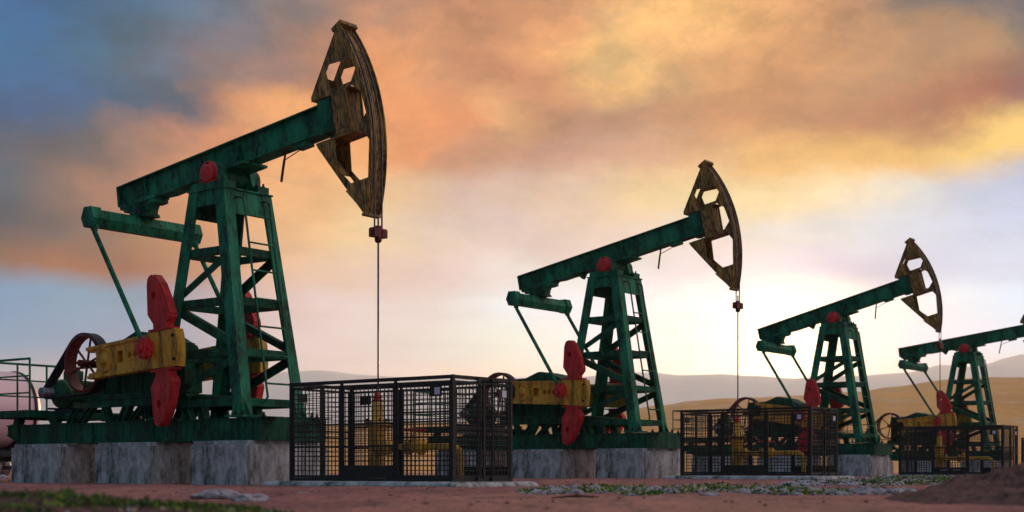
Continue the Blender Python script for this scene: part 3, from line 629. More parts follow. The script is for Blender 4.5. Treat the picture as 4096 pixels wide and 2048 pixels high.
def weight_mesh(s, up):
    k = 1 if up else -1
    pts = [(2.19, 0.50), (2.19, 0.70), (1.98, 0.97), (2.0, 1.75), (2.04, 1.92), (2.11, 2.0), (2.21, 2.035), (2.30, 1.99), (2.50, 1.74), (2.69, 1.35), (2.86, 0.90), (2.85, 0.82), (2.72, 0.68), (2.70, 0.50)]
    if not up: pts = [(x, -z - 0.02) for x, z in pts]
    hole = [(2.26 + 0.085 * math.cos(a), k * 1.46 + 0.11 * math.sin(a)) for a in [2 * PI * i / 14 for i in range(14)]]
    m = MB(); y0, y1 = sorted((s * 1.355, s * 1.64)); m.prism(pts, y0, y1, [hole])
    z0, z1 = (0.49, 0.56) if up else (-0.585, -0.53)
    y0, y1 = sorted((s * 1.34, s * 1.66)); m.box(2.0, 2.92, y0, y1, z0, z1)
    rim = [(2.30, k * 2.0), (2.51, k * 1.75), (2.70, k * 1.35), (2.855, k * 0.92), (2.885, k * 0.92), (2.73, k * 1.37), (2.535, k * 1.775), (2.32, k * 2.03)]
    y0, y1 = sorted((s * 1.37, s * 1.62)); m.prism(rim, y0, y1)
    return m
def gearbox_mesh():
    m = MB()
    m.prism([(-5.0, 2.5), (-5.0, 4.0), (-3.95, 4.03), (-3.32, 4.26), (-3.2, 4.27), (-2.62, 4.15), (-2.05, 3.87), (-1.98, 3.72), (-1.98, 2.5)], -0.6, 0.6)
    m.box(-5.06, -1.92, -0.68, 0.68, 3.34, 3.40)
    for x in (-4.7, -4.0, -3.0, -2.4):
        for s in (-1, 1): m.box(x, x + 0.04, min(s * 0.6, s * 0.67), max(s * 0.6, s * 0.67), 2.52, 3.33)
    m.box(-1.50, -1.28, -0.50, -0.15, 2.5, 3.86); m.box(-1.97, -1.51, -0.4, 0.3, 2.5, 3.2)
    m.lathe([(0.2, -1.42), (0.2, -0.6)], (-3.35, 0, 3.38), 'y', 16); m.lathe([(0.2, 0.6), (0.2, 1.42)], (-3.35, 0, 3.38), 'y', 16)
    m.lathe([(0.32, -0.75), (0.32, -0.6)], (-3.35, 0, 3.38), 'y', 20)
    m.lathe([(0.22, -0.72), (0.22, -0.6)], (-4.7, 0, 3.38), 'y', 20)
    m.tube([(-5.0, -0.1, 3.98), (-5.08, -0.1, 3.86), (-5.06, -0.1, 3.76), (-5.0, -0.1, 3.74)], 0.02, 6)
    m.tube([(-1.98, -0.1, 3.85), (-1.88, -0.1, 3.86), (-1.86, -0.1, 3.78), (-1.97, -0.1, 3.75)], 0.02, 6)
    return m
PC = (-4.85, 3.40)
def wheel_mesh():
    m = MB(); r = 0.84
    m.lathe([(r - 0.07, -1.27), (r, -1.27), (r, -0.90), (r - 0.07, -0.90), (r - 0.07, -1.27)], (PC[0], 0, PC[1]), 'y', 56)
    m.f = m.f[:-2]; m.sm = m.sm[:-2]
    m.lathe([(0.10, -1.36), (0.10, -0.62)], (PC[0], 0, PC[1]), 'y', 16)
    m.lathe([(0.05, -1.42), (0.05, -1.36)], (PC[0], 0, PC[1]), 'y', 12)
    return m
def spoke_mesh(a):
    m = MB(); c, s = math.cos(a), math.sin(a)
    m.bar((PC[0] + 0.08 * c, -1.08, PC[1] + 0.08 * s), (PC[0] + 0.78 * c, -1.08, PC[1] + 0.78 * s), 0.04, 0.055, up=(-s, 0, c)); return m
MC = (-6.62, 2.62)
def belt_mesh():
    m = MB(); r1, r2 = 0.85, 0.165
    d = math.hypot(PC[0] - MC[0], PC[1] - MC[1]); base = math.atan2(PC[1] - MC[1], PC[0] - MC[0]); off = math.asin((r1 - r2) / d)
    path = []
    for i in range(25):    # round the wheel
        a = base - PI / 2 - off + (PI + 2 * off) * i / 24 + 0.0
        path.append((PC[0] + r1 * math.cos(a), PC[1] + r1 * math.sin(a)))
    for i in range(13):
        a = base + PI / 2 + off + (PI - 2 * off) * i / 12
        path.append((MC[0] + r2 * math.cos(a), MC[1] + r2 * math.sin(a)))
    n = len(path)
    for k in range(5):
        y0 = -1.25 + k * 0.068; y1 = y0 + 0.05
        vs_ = []
        for i, (x, z) in enumerate(path):
            c = PC if i < 25 else MC; dx, dz = x - c[0], z - c[1]; q = math.hypot(dx, dz)
            ox, oz = dx / q * 0.028, dz / q * 0.028
            vs_ += [(x, y0, z), (x, y1, z), (x + ox, y1, z + oz), (x + ox, y0, z + oz)]
        fs = []
        for i in range(n):
            j = (i + 1) % n
            for q in range(4): fs.append((4 * i + q, 4 * i + (q + 1) % 4, 4 * j + (q + 1) % 4, 4 * j + q))
        m.add(vs_, fs)
    return m
def motor_mesh():
    m = MB(); o = (MC[0] + 0.10, 0, MC[1] - 0.02); r = 0.36
    m.lathe([(0.12, -1.02), (0.26, -0.98), (0.40, -0.86), (0.43, -0.80), (0.43, -0.66), (r, -0.65), (r, 0.20), (0.42, 0.21), (0.42, 0.32), (0.30, 0.40)], o, 'y', 28)
    for i in range(30):
        a = 2 * PI * i / 30
        c, s = math.cos(a), math.sin(a)
        m.bar((o[0] + (r + 0.02) * c, -0.64, o[2] + (r + 0.02) * s), (o[0] + (r + 0.02) * c, 0.19, o[2] + (r + 0.02) * s), 0.09, 0.014, up=(-s, 0, c))
    for i in range(6):
        a = 2 * PI * i / 6 + 0.3; c, s = math.cos(a), math.sin(a)
        m.bar((o[0] + 0.12 * c, -0.97, o[2] + 0.12 * s), (o[0] + 0.38 * c, -0.86, o[2] + 0.38 * s), 0.03, 0.05)
    m.box(o[0] - 0.34, o[0] - 0.16, -0.62, 0.16, 2.18, 2.36); m.box(o[0] + 0.16, o[0] + 0.34, -0.62, 0.16, 2.18, 2.36)
    return m
def platform_mesh():
    m = MB()
    m.box(-9.2, -6.9, -1.6, 1.6, 2.07, 2.11)
    for y in (-1.6, 1.52): m.box(-9.2, -6.9, y, y + 0.08, 1.90, 2.066)
    for x in (-9.2, -8.4, -7.6, -6.98): m.box(x, x + 0.08, -1.515, 1.515, 1.90, 2.066)
    for y in (-1.0, 0.9):
        m.box(-6.895, -5.2, y, y + 0.1, 1.84, 2.02)
    m.box(-6.3, -6.2, -1.3, 1.2, 1.86, 2.04)
    return m
def railing_mesh(pts, posts):
    m = MB()
    for z, r in ((3.62, 0.036), (3.12, 0.024), (2.62, 0.024)):
        m.tube([(x, y, z) for x, y in pts], r, 8)
    for x, y in posts: m.tube([(x, y, 2.112), (x, y, 3.61)], 0.032, 8)
    return m
def base_mesh():
    m = MB(); z0, z1 = 1.115, 1.70
    for s in (-1, 1):
        yo = s * 1.175; yi = s * 0.935; yc = s * 1.055
        m.box(-8.72, 2.44, min(yo, yi), max(yo, yi), z1 - 0.03, z1)
        m.box(-8.02, 2.44, min(yo, yi), max(yo, yi), z0, z0 + 0.03)
        wb = s * 1.12
        m.prism([(-8.72, z1 - 0.03), (-8.72, 1.42), (-8.02, z0 + 0.0), (-7.9, z0 + 0.03), (2.44, z0 + 0.03), (2.44, z1 - 0.03)], *sorted((s * 1.10, s * 1.125)))
        m.bar((-8.71, yc, 1.41), (-8.0, yc, z0 + 0.012), 0.24, 0.025, up=(-0.4, 0, -0.9))
        for x in (-8.15, -5.80, -4.53, -1.83, 1.58):
            m.box(x, x + 0.02, min(s * 1.126, s * 1.172), max(s * 1.126, s * 1.172), z0 + 0.03, z1 - 0.03)
    m.box(2.441, 2.468, -1.178, 1.178, z0 - 0.002, z1 + 0.002)
    for x in (-8.6, -6.2, -4.2, -1.5, 0.0, 1.4): m.box(x, x + 0.12, -0.934, 0.934, z0 + 0.1, z1 - 0.03)
    # plates on the top flange
    for x0, x1 in ((-8.45, -8.1), (-6.4, -5.9), (-2.65, -2.35)): m.box(x0, x1, -1.2, -0.92, z1, z1 + 0.024); m.box(x0, x1, 0.92, 1.2, z1, z1 + 0.024)
    m.box(2.2, 2.72, -1.16, -0.6, z1 + 0.003, z1 + 0.02); m.box(2.2, 2.72, 0.6, 1.16, z1 + 0.003, z1 + 0.02)
    return m
def skid_mesh():
    m = MB()
    for s in (-1, 1):
        yc = s * 0.95
        m.ibeam_x(-5.0, -0.55, yc, 2.13, 2.38, 0.2, 0.03, 0.03)
    m.box(-5.06, -2.0, -1.05, 1.05, 2.44, 2.485); m.box(-5.0, -2.1, -1.0, 1.0, 2.382, 2.438)
    m.box(-2.0, -0.65, -1.0, 1.0, 2.382, 2.42); m.box(-1.0, 0.0, -0.9, 0.9, 2.30, 2.335)
    m.box(-0.3, -0.2, -0.9, 0.9, 2.2, 2.29)
    return m
STRUTS = [(-5.45, -5.78, 0.26), (-4.78, -5.28, 0.24), (-4.15, -3.95, 0.2), (-3.15, -3.42, 0.3), (-2.48, -2.96, 0.24), (-2.26, -2.16, 0.2), (-0.72, -0.52, 0.3), (-0.02, 0.06, 0.26)]
def strut_mesh(a, b, w, s):
    m = MB(); y = s * 0.96
    zt = 2.128 if a < -0.6 else 2.03
    m.add([(a - w / 2, y - 0.012, zt), (a + w / 2, y - 0.012, zt), (b + w / 2, y - 0.012, 1.702), (b - w / 2, y - 0.012, 1.702), (a - w / 2, y + 0.012, zt), (a + w / 2, y + 0.012, zt), (b + w / 2, y + 0.012, 1.702), (b - w / 2, y + 0.012, 1.702)],
          [(0, 1, 2, 3), (4, 7, 6, 5), (0, 4, 5, 1), (1, 5, 6, 2), (2, 6, 7, 3), (3, 7, 4, 0)])
    q = w / 2 - 0.02
    for e in (-1, 1):
        m.add([(a + e * q - 0.02, y - 0.10, zt), (a + e * q + 0.02, y - 0.10, zt), (b + e * q + 0.02, y - 0.10, 1.702), (b + e * q - 0.02, y - 0.10, 1.702), (a + e * q - 0.02, y + 0.10, zt), (a + e * q + 0.02, y + 0.10, zt), (b + e * q + 0.02, y + 0.10, 1.702), (b + e * q - 0.02, y + 0.10, 1.702)],
              [(0, 1, 2, 3), (4, 7, 6, 5), (0, 4, 5, 1), (1, 5, 6, 2), (2, 6, 7, 3), (3, 7, 4, 0)])
    return m
def bearing_mesh(s):
    m = MB(); y0, y1 = sorted((s * 0.40, s * 0.80))
    m.box(-0.66, 0.66, y0, y1, 7.869, 8.06)
    a, b = sorted((s * 0.42, s * 0.745))
    m.lathe([(0.35, a), (0.35, b)], (0, 0, PV), 'y', 40)
    m.prism([(-0.42, 8.061), (0.42, 8.061), (0.34, 8.3), (-0.34, 8.3)], a + 0.004, b - 0.004)
    return m
def cap_mesh(s):
    m = MB(); m.lathe([(0.345, s * 0.746), (0.345, s * 0.785), (0.33, s * 0.79), (0.25, s * 0.79), (0.235, s * 0.86), (0.20, s * 0.875)], (0, 0, PV), 'y', 40); return m
def eq_mesh():
    m = MB()
    m.prism([(-0.10, -0.26), (0.12, -0.26), (0.21, -0.02), (0.11, 0.235), (-0.11, 0.235), (-0.21, -0.02)], -1.62, 1.62)
    for s in (-1, 1):
        y0, y1 = sorted((s * 1.60, s * 1.94))
        m.prism([(-0.16, -0.27), (0.16, -0.27), (0.28, -0.02), (0.16, 0.29), (-0.16, 0.29), (-0.28, -0.02)], y0, y1)
    return m
def eqb_mesh():
    m = MB()
    m.prism([(-0.42, 0.235), (0.42, 0.235), (0.36, 0.33), (0.30, 0.36), (0.27, 0.52), (-0.27, 0.52), (-0.30, 0.36), (-0.36, 0.33)], -0.26, 0.26)
    m.lathe([(0.22, -0.3), (0.22, 0.3)], (0, 0, 0.44), 'y', 20)
    return m
def hang_mesh():
    m = MB(); m.tube([(2.2, 0, 0.16), (2.12, 0, -0.05)], 0.03, 6); m.tube([(2.12, 0, -0.05), (2.02, 0, -0.33), (1.93, 0, -0.60)], 0.036, 8); m.tube([(2.13, 0, -0.06), (2.8, 0, 0.06)], 0.014, 6); return m

WHO = ['nearest', 'second nearest', 'third', 'farthest']
for i, p in enumerate(PUMPS):
    loc = (p['x'], p['y'], p['z'])
    root = empty('pump_jack', loc, p['t'])
    tag(root, ['largest green pump jack in the left foreground, wire rope hanging from its rusty brown head',
               'green pump jack standing in the middle of the row, right behind the nearest cage',
               'third green pump jack of the row with its beam tilted steepest',
               'smallest green pump jack at the right edge, its brown head cut off'][i], 'pump jack', 'pump jacks standing in a row')
    o = part('base', 'base_frame', base_mesh, GREEND, root)
    for j, (x, y) in enumerate([(-2.5, -1.06), (1.3, -1.24), (1.62, -1.24), (1.88, -1.24), (1.3, 1.24), (1.88, 1.24), (2.3, 1.0), (2.3, -0.9)]):
        part('fbolt', 'bolt', lambda: bolt_mesh(0.055, 0.12), BOLT, o, (x, y, 1.725 if j == 0 or j > 5 else 1.776))
    tower = part('header', 'tower', header_mesh, GREEN, root)
    for sx in (-1, 1):
        for sy in (-1, 1): part(('leg', sx, sy), 'tower_leg', lambda: leg_mesh(sx, sy), GREEN, tower)
    for z0, z1 in RINGS:
        for sd_, s in (('y', -1), ('y', 1), ('x', -1), ('x', 1)): part(('cb', z0, sd_, s), 'crossbar', lambda: crossbar_mesh(z0, z1, sd_, s), GREEND, tower)
    for k, (a, b, w) in enumerate(DIAGS):
        for s in (-1, 1): part(('dg', k, s), 'diagonal_brace', lambda: diag_mesh(a, b, w, s), GREEND, tower)
    lad = part('rail0', 'ladder', lambda: rail_mesh(-0.31), GREEN, root)
    part('rail1', 'ladder_rail', lambda: rail_mesh(0.60), GREEN, lad)
    for z in RUNGS: part(('rung', z), 'rung', lambda: MB().tube([(ladx(z), -0.31, z), (ladx(z), 0.60, z)], 0.026, 8), GREEN, lad)
    for s in (-1, 1):
        be = part(('bear', s), 'bearing_block', lambda: bearing_mesh(s), GREEN, root)
        c = part(('cap', s), 'bearing_cap', lambda: cap_mesh(s), RED, be); c['label'] = 'bright red round bearing cap'
        for x in (-0.52, 0.52):
            for yy in (0.48, 0.72): part('bolt', 'bolt', lambda: bolt_mesh(0.05, 0.12), BOLT, be, (x, s * yy, 8.06))
        for k in range(3):
            a = R(90 + 120 * k); part(('capb', s), 'bolt', lambda: MB().lathe([(0.03, 0), (0.03, -0.04)] if s < 0 else [(0.03, 0), (0.03, 0.04)], axis='y', n=6, smooth=False), BOLT, be, (0.295 * math.cos(a), s * 0.788, PV + 0.295 * math.sin(a)))
    part('shaft', 'pivot_shaft', lambda: MB().lathe([(0.26, -0.4), (0.26, 0.4)], (0, 0, PV), 'y', 24), GREEND, root)
    # walking beam turns about the pivot
    beam = part('beam', 'walking_beam', beam_mesh, GREEN, root, (0, 0, PV)); beam.rotation_euler = (0, -R(p['phi']), 0)
    part('hang', 'brake_lever', hang_mesh, REDD, beam)
    head = part('headw', 'horse_head', head_web_mesh, BROWN, root, (0, 0, PV)); head.rotation_euler = (0, -R(p['phi']), 0)
    for s in (-1, 1): part(('hp', s), 'side_plate', lambda: head_plate_mesh(s), BROWN, head)
    part('arc', 'arc_plate', arc_mesh, BROWN, head)
    for k in range(3): part(('ep', k), 'end_plate', lambda: end_plates()[k], BROWN, head)
    # equalizer under the beam tail
    ph = R(p['phi'])
    px_, pz_ = -3.72 * math.cos(ph) + 0.02 * math.sin(ph), PV - 3.72 * math.sin(ph) - 0.02 * math.cos(ph)
    ex, ez = px_, pz_ - 0.40
    eq = part('eq', 'equalizer_beam', eq_mesh, GREEN, root, (ex, 0, ez))
    part('eqb', 'equalizer_bearing', eqb_mesh, GREEND, eq)
    # cranks, weights, pitmans
    th = R(p['cr']); C0 = (-3.35, 3.40)
    pinx, pinz = C0[0] + 1.98 * math.cos(th), C0[1] + 1.98 * math.sin(th) + 0.06
    for s in (-1, 1):
        ca = part(('crank', s), 'crank_arm', lambda: crank_mesh(s), OCHRE, root, (C0[0], 0, C0[1])); ca.rotation_euler = (0, -th, 0)
        for u in (True, False):
            part(('wt', s, u), 'counterweight', lambda: weight_mesh(s, u), RED, ca)
        for q, (bx, bz) in enumerate(((3.0, 0.3), (3.0, -0.33))):
            part(('cwb', s), 'bolt', lambda: MB().lathe([(0.045, 0), (0.045, -0.05)] if s < 0 else [(0.045, 0), (0.045, 0.05)], axis='y', n=6, smooth=False), BOLT, ca, (bx - 0.02, s * 1.62, bz))
        yp = s * 1.80
        pit = MB(); pit.tube([(ex + 0.12, yp, ez - 0.28), (ex + 0.16, yp, ez - 0.42), (pinx, yp, pinz + 0.05)], 0.07, 10)
        pit.tube([(ex + 0.10, s * 1.72, ez - 0.2), (ex + 0.13, yp, ez - 0.36)], 0.10, 10)
        pt = pit.build('pitman_arm', GREEN, root)
        def pin_mesh():
            m = MB(); y0, y1 = sorted((s * 1.66, s * 1.94)); m.box(-0.17, 0.17, y0, y1, -0.21, 0.20)
            m.lathe([(0.22, s * 1.655), (0.22, s * 1.72)], axis='y', n=18); m.lathe([(0.13, s * 1.941), (0.13, s * 2.02)], axis='y', n=14)
            m.box(-0.24, -0.171, *sorted((s * 1.72, s * 1.86)), -0.12, 0.10); m.box(0.171, 0.24, *sorted((s * 1.74, s * 1.88)), -0.16, 0.06); m.box(-0.1, 0.12, *sorted((s * 1.74, s * 1.9)), 0.201, 0.29); m.box(-0.12, 0.08, *sorted((s * 1.72, s * 1.86)), -0.29, -0.211)
            return m
        o = part(('pin', s), 'crank_pin_block', pin_mesh, RED, pt, (pinx, 0, pinz)); o['label'] = 'dark red crank pin bearing block'; o.rotation_euler = (0, R(12), 0)
    part('gear', 'gearbox', gearbox_mesh, GREEND, root)
    sk_ = part('skid', 'gearbox_skid', skid_mesh, GREEND, root)
    for k, (a, b, w) in enumerate(STRUTS):
        for s in (-1, 1): part(('st', k, s), 'strut', lambda: strut_mesh(a, b, w, s), GREEND, sk_)
    whl = part('wheel', 'drive_wheel', wheel_mesh, REDD, root)
    for k in range(6): part(('sp', k), 'spoke', lambda: spoke_mesh(R(18 + 60 * k)), REDD, whl)
    part('belt', 'drive_belt', belt_mesh, RUBBER, root)
    mo = part('motor', 'motor', motor_mesh, MOTOR, root)
    def mp_():
        m = MB(); pr = [(0.05, -1.405), (0.15, -1.40)]
        for k in range(6):
            y = -1.30 + k * 0.062; pr += [(0.155, y), (0.135, y + 0.02), (0.135, y + 0.035), (0.155, y + 0.055)]
        m.lathe(pr + [(0.05, -0.92)], (MC[0], 0, MC[1]), 'y', 28); return m
    part('mpul', 'motor_pulley', mp_, STEEL, mo)
    part('tbox', 'terminal_box', lambda: MB().box(MC[0] - 0.14, MC[0] + 0.28, -0.55, -0.12, 3.02, 3.30), MOTOR, mo, bevel=0.02)
    def slide():
        m = MB()
        m.prism([(-0.75, 0.0), (0.95, 0.0), (0.95, 0.1), (-0.55, 0.1)], -0.55, -0.42); m.prism([(-0.75, 0.0), (0.95, 0.0), (0.95, 0.1), (-0.55, 0.1)], 0.0, 0.13)
        m.box(-0.62, -0.5, -0.75, 0.3, 0.101, 0.16); m.box(-0.9, -0.6, -0.95, -0.3, -0.06, -0.01); return m
    part('slide', 'slide_rail', slide, BLUEM, mo, (MC[0], 0, 2.05))
    pl = part('plat', 'platform', platform_mesh, GREEND, root)
    part('rl0', 'railing', lambda: railing_mesh([(-9.16, -1.56), (-6.94, -1.56)], [(-9.16, -1.56), (-6.94, -1.56)]), GREEN, pl)
    part('rl1', 'railing', lambda: railing_mesh([(-9.16, -1.56), (-9.16, 1.75)], [(-9.16, -0.50), (-9.16, 0.54), (-9.16, 1.75)]), GREEN, pl)
    part('rl2', 'railing', lambda: railing_mesh([(-9.16, 1.75), (-6.94, 1.75)], [(-6.94, 1.75)]), GREEN, pl)
    for s in (-1, 1):
        part(('ps', s), 'strut', lambda: MB().bar((-8.22, s * 1.0, 1.90), (-8.42, s * 1.0, 1.70), 0.2, 0.22, up=(1, 0, 0)), GREEND, pl)
        part(('pt', s), 'strut', lambda: MB().bar((-6.56, s * 1.0, 1.90), (-6.38, s * 1.0, 1.70), 0.2, 0.34, up=(1, 0, 0)), GREEND, pl)
    # wire ropes, carrier bar, polished rod
    zc = p['zc']; RX = 5.45
    for s in (-1, 1):
        pts = [(RX * math.cos(a), s * 0.134, PV + RX * math.sin(a)) for a in [R(p['phi'] + 27.5 - k * (p['phi'] + 27.5) / 16) for k in range(17)]] + [(RX, s * 0.134, zc + 0.25)]
        MB().tube(pts, 0.022, 8).build('wire_rope', ROPE, root)
    def carrier():
        m = MB(); m.lathe([(0.045, 0.0), (0.085, 0.03), (0.09, 0.08), (0.09, 0.36), (0.075, 0.42)], axis='z', n=16)
        for s in (-1, 1): m.prism([(-0.10, 0.13), (0.10, 0.13), (0.10, 0.33), (0.06, 0.36), (-0.06, 0.36), (-0.10, 0.33)], *sorted((s * 0.06, s * 0.235)))
        return m
    o = part('carr', 'carrier_bar', carrier, REDD, root, (RX, 0, zc))
    MB().tube([(RX, 0, 2.2), (RX, 0, zc + 0.62)], 0.024, 8).build('polished_rod', ROPE, root)

# ------------------------------------------------------------------ foundations, wellheads, cages
def local(i, x, y, z=0.0):
    p = PUMPS[i]; c, s = math.cos(p['t']), math.sin(p['t'])
    return (p['x'] + c * x - s * y, p['y'] + s * x + c * y, p['z'] + z)
def block_mesh(w, h):
    m = MB(); m.box(-w / 2, w / 2, -1.47, 1.47, -0.25, h); return m
BL = [(-6.865, 2.47, 'under the motor end'), (-2.83, 2.46, 'under the gearbox'), (1.155, 2.31, 'under the tower')]
PN = ['nearest pump jack', 'middle pump jack', 'third pump jack', 'smallest far pump jack']
for i in range(4):
    for (xc, w, where) in BL:
        key = ('blk', w)
        if key not in CACHE:
            mb = block_mesh(w, 1.112); me = bpy.data.meshes.new('foundation_block'); me.from_pydata(mb.v, [], mb.f)
            bm = bmesh.new(); bm.from_mesh(me)
            bmesh.ops.bevel(bm, geom=[e for e in bm.edges if (e.verts[0].co.z > 1 and e.verts[1].co.z > 1) or abs(e.verts[0].co.z - e.verts[1].co.z) > 0.5], offset=0.10, segments=4, affect='EDGES')
            bmesh.ops.subdivide_edges(bm, edges=[e for e in bm.edges if e.calc_length() > 0.5], cuts=14, use_grid_fill=True)
            for vv in bm.verts:
                if vv.co.z < 1.05:
                    n_ = noise.fractal(vv.co * 1.8, 1.0, 2.0, 4) * 0.012; d = Vector((vv.co.x, vv.co.y, 0)).normalized(); vv.co += d * n_
            bmesh.ops.recalc_face_normals(bm, faces=bm.faces)
            bm.to_mesh(me); bm.free(); me.materials.append(CONC); CACHE[key] = me
        o = put('foundation_block', CACHE[key]); o.location = local(i, xc, 0); o.rotation_euler = (0, 0, PUMPS[i]['t'])
        tag(o, 'stained concrete block %s of the %s' % (where, PN[i]), 'concrete block', 'concrete foundation blocks')

def pad_mesh():
    m = MB(); n = 90; out = []
    X0, X1, Y0, Y1 = 3.3, 9.5, -1.82, 1.02
    def lp(t):
        per = 2 * (X1 - X0 + Y1 - Y0); d = t * per
        if d < X1 - X0: return X0 + d, Y0
        d -= X1 - X0
        if d < Y1 - Y0: return X1, Y0 + d
        d -= Y1 - Y0
        if d < X1 - X0: return X1 - d, Y1
        return X0, Y1 - (d - (X1 - X0))
    N_ = 240; vs_ = []
    cx, cy = (X0 + X1) / 2, (Y0 + Y1) / 2
    lev = [(0.10, -0.25), (0.06, 0.0), (0.03, 0.045), (-0.02, 0.072), (-0.12, 0.082)]
    for off, z in lev:
        for k in range(N_):
            x, y = lp(k / N_); j = 0.05 * noise.fractal(Vector((x * 2.1, y * 2.1, z * 3)), 1, 2, 4)
            dx = (1 if x >= X1 - 1e-6 else -1 if x <= X0 + 1e-6 else 0); dy = (1 if y >= Y1 - 1e-6 else -1 if y <= Y0 + 1e-6 else 0)
            vs_.append((x + dx * (off + j), y + dy * (off + j), z + (0.006 * noise.noise(Vector((x * 3, y * 3, 1))) if z > 0 else 0)))
    fs = [(a * N_ + k, a * N_ + (k + 1) % N_, (a + 1) * N_ + (k + 1) % N_, (a + 1) * N_ + k) for a in range(len(lev) - 1) for k in range(N_)]
    fs.append(tuple((len(lev) - 1) * N_ + k for k in range(N_)))
    m.add(vs_, fs); return m

KX0, KX1, KY0, KY1, KZ0, KZ1 = 3.87, 9.12, -1.513, 0.703, 0.084, 2.50
def panel_mesh(u0, u1, z0, z1, mids=(), sheet=None, fw=0.05, du=0.127, dz=0.12):
    """wire mesh panel in the x,z plane at y=0: frame, rails and crossed wires"""
    m = MB(); t = 0.02
    m.box(u0, u0 + fw, -t, t, z0, z1); m.box(u1 - fw, u1, -t, t, z0, z1)
    m.box(u0 + fw, u1 - fw, -t, t, z1 - 0.055, z1); m.box(u0 + fw, u1 - fw, -t, t, z0, z0 + 0.055)
    for z in mids: m.box(u0 + fw, u1 - fw, -t, t, z - 0.022, z + 0.022)
    n = max(2, round((u1 - u0 - 2 * fw) / du)); r = 0.0085
    for k in range(1, n):
        u = u0 + fw + (u1 - u0 - 2 * fw) * k / n; m.box(u - r, u + r, -r, r, z0 + 0.05, z1 - 0.05)
    n = round((z1 - z0 - 0.11) / dz)
    for k in range(1, n):
        z = z0 + 0.055 + (z1 - z0 - 0.11) * k / n; m.box(u0 + fw, u1 - fw, -r - 0.016, r - 0.016, z - r, z + r)
    if sheet: m.box(u0 + fw * 0.5, u1 - fw * 0.5, -t - 0.006, -t - 0.001, *sheet)
    return m
def cage_frame_mesh():
    m = MB(); w = 0.085
    for x in (KX0, KX1 - w):
        for y in (KY0, KY1 - w): m.box(x, x + w, y, y + w, KZ0, KZ1)
    for y in (KY0, KY1 - w):
        m.box(KX0 + w, KX1 - w, y + 0.01, y + w - 0.01, KZ1 - 0.085, KZ1 - 0.003); m.box(KX0 + w, KX1 - w, y + 0.01, y + w - 0.01, KZ0 + 0.003, KZ0 + 0.075)
        for x in (5.60, 7.33): m.box(x, x + 0.055, y + 0.012, y + w - 0.012, KZ0 + 0.076, KZ1 - 0.086)
    for x in (KX0, KX1 - w):
        m.box(x + 0.01, x + w - 0.01, KY0 + w, KY1 - w, KZ1 - 0.085, KZ1 - 0.003); m.box(x + 0.01, x + w - 0.01, KY0 + w, KY1 - w, KZ0 + 0.003, KZ0 + 0.075)
    m.box(KX0 + 0.012, KX0 + w - 0.012, -0.43, -0.37, KZ0 + 0.076, KZ1 - 0.086)
    return m
SEG = [(KX0 + 0.088, 5.598), (5.657, 7.328), (7.387, KX1 - 0.088)]
def wellhead(i):
    w = empty('wellhead', local(i, 5.42, 0, 0.05), PUMPS[i]['t'])
    tag(w, ['ochre wellhead with red stuffing box inside the nearest cage', 'ochre wellhead inside the second cage, below the wire rope of the middle pump jack', 'dim ochre wellhead inside the third cage at the right', 'ochre wellhead of the smallest pump jack beyond the right edge'][i], 'wellhead', 'wellheads inside the cages')
    def body():
        m = MB(); m.lathe([(0.205, 0.0), (0.205, 1.22), (0.24, 1.34), (0.25, 1.38), (0.30, 1.385), (0.325, 1.39), (0.325, 1.44), (0.28, 1.445), (0.28, 1.455), (0.325, 1.46), (0.325, 1.51), (0.18, 1.515), (0.145, 1.54), (0.145, 1.90), (0.12, 1.99), (0.09, 2.02)], n=28); return m
    b = part('wh', 'casing_pipe', body, OCHRE, w)
    for k in range(10):
        a = 2 * PI * k / 10; part('whb', 'bolt', lambda: MB().lathe([(0.022, 0), (0.022, 0.07)], n=6, smooth=False), BOLT, b, (0.29 * math.cos(a), 0.29 * math.sin(a), 1.50))
    part('sb', 'stuffing_box', lambda: MB().lathe([(0.10, 2.0), (0.135, 2.01), (0.135, 2.06), (0.09, 2.065), (0.09, 2.09), (0.14, 2.095), (0.14, 2.13), (0.08, 2.14), (0.08, 2.21), (0.05, 2.23)], n=20), RED, w)
    def pipe():
        m = MB(); z = 0.86; pts = [(0.15, 0, z), (2.3, 0, z)]
        for k in range(9):
            a = PI / 2 * k / 8; pts.append((2.42 + 0.27 * math.sin(a), 0, z - 0.27 + 0.27 * math.cos(a)))
        pts.append((2.69, 0, 0.0)); return m.tube(pts, 0.078, 16)
    part('fp', 'flow_pipe', pipe, OCHRE, w)
    def valve(fl=False):
        m = MB(); z = 0.86
        for x in ((1.02, 1.42) if not fl else (0.32,)):
            m.lathe([(0.09, x - 0.1), (0.185, x - 0.04), (0.19, x - 0.03), (0.19, x + 0.01), (0.165, x + 0.012), (0.165, x + 0.022), (0.19, x + 0.024), (0.19, x + 0.06), (0.09, x + 0.10)], (0, 0, z), 'x', 22)
        if fl: return m
        m.lathe([(0.135, 1.08), (0.135, 1.38)], (0, 0, z), 'x', 20)
        m.lathe([(0.10, 0.98), (0.10, 1.06), (0.07, 1.07), (0.07, 1.16), (0.03, 1.17), (0.02, 1.28)], (1.22, 0, 0), 'z', 14)
        return m
    va = part('va', 'valve', valve, OCHRE, w); part('vf', 'flange', lambda: valve(True), OCHRE, w)
    def hw():
        m = MB(); z = 1.27; pts = [(1.22 + 0.29 * math.cos(a), 0.29 * math.sin(a), z) for a in [2 * PI * k / 28 for k in range(29)]]
        m.tube(pts, 0.026, 8, caps=False)
        for k in range(4):
            a = PI / 4 + PI / 2 * k; m.tube([(1.22, 0, z), (1.22 + 0.28 * math.cos(a), 0.28 * math.sin(a), z)], 0.018, 6)
        return m
    part('hw', 'hand_wheel', hw, RED, va)
CORN = ['nearest', 'second', 'third', 'farthest']
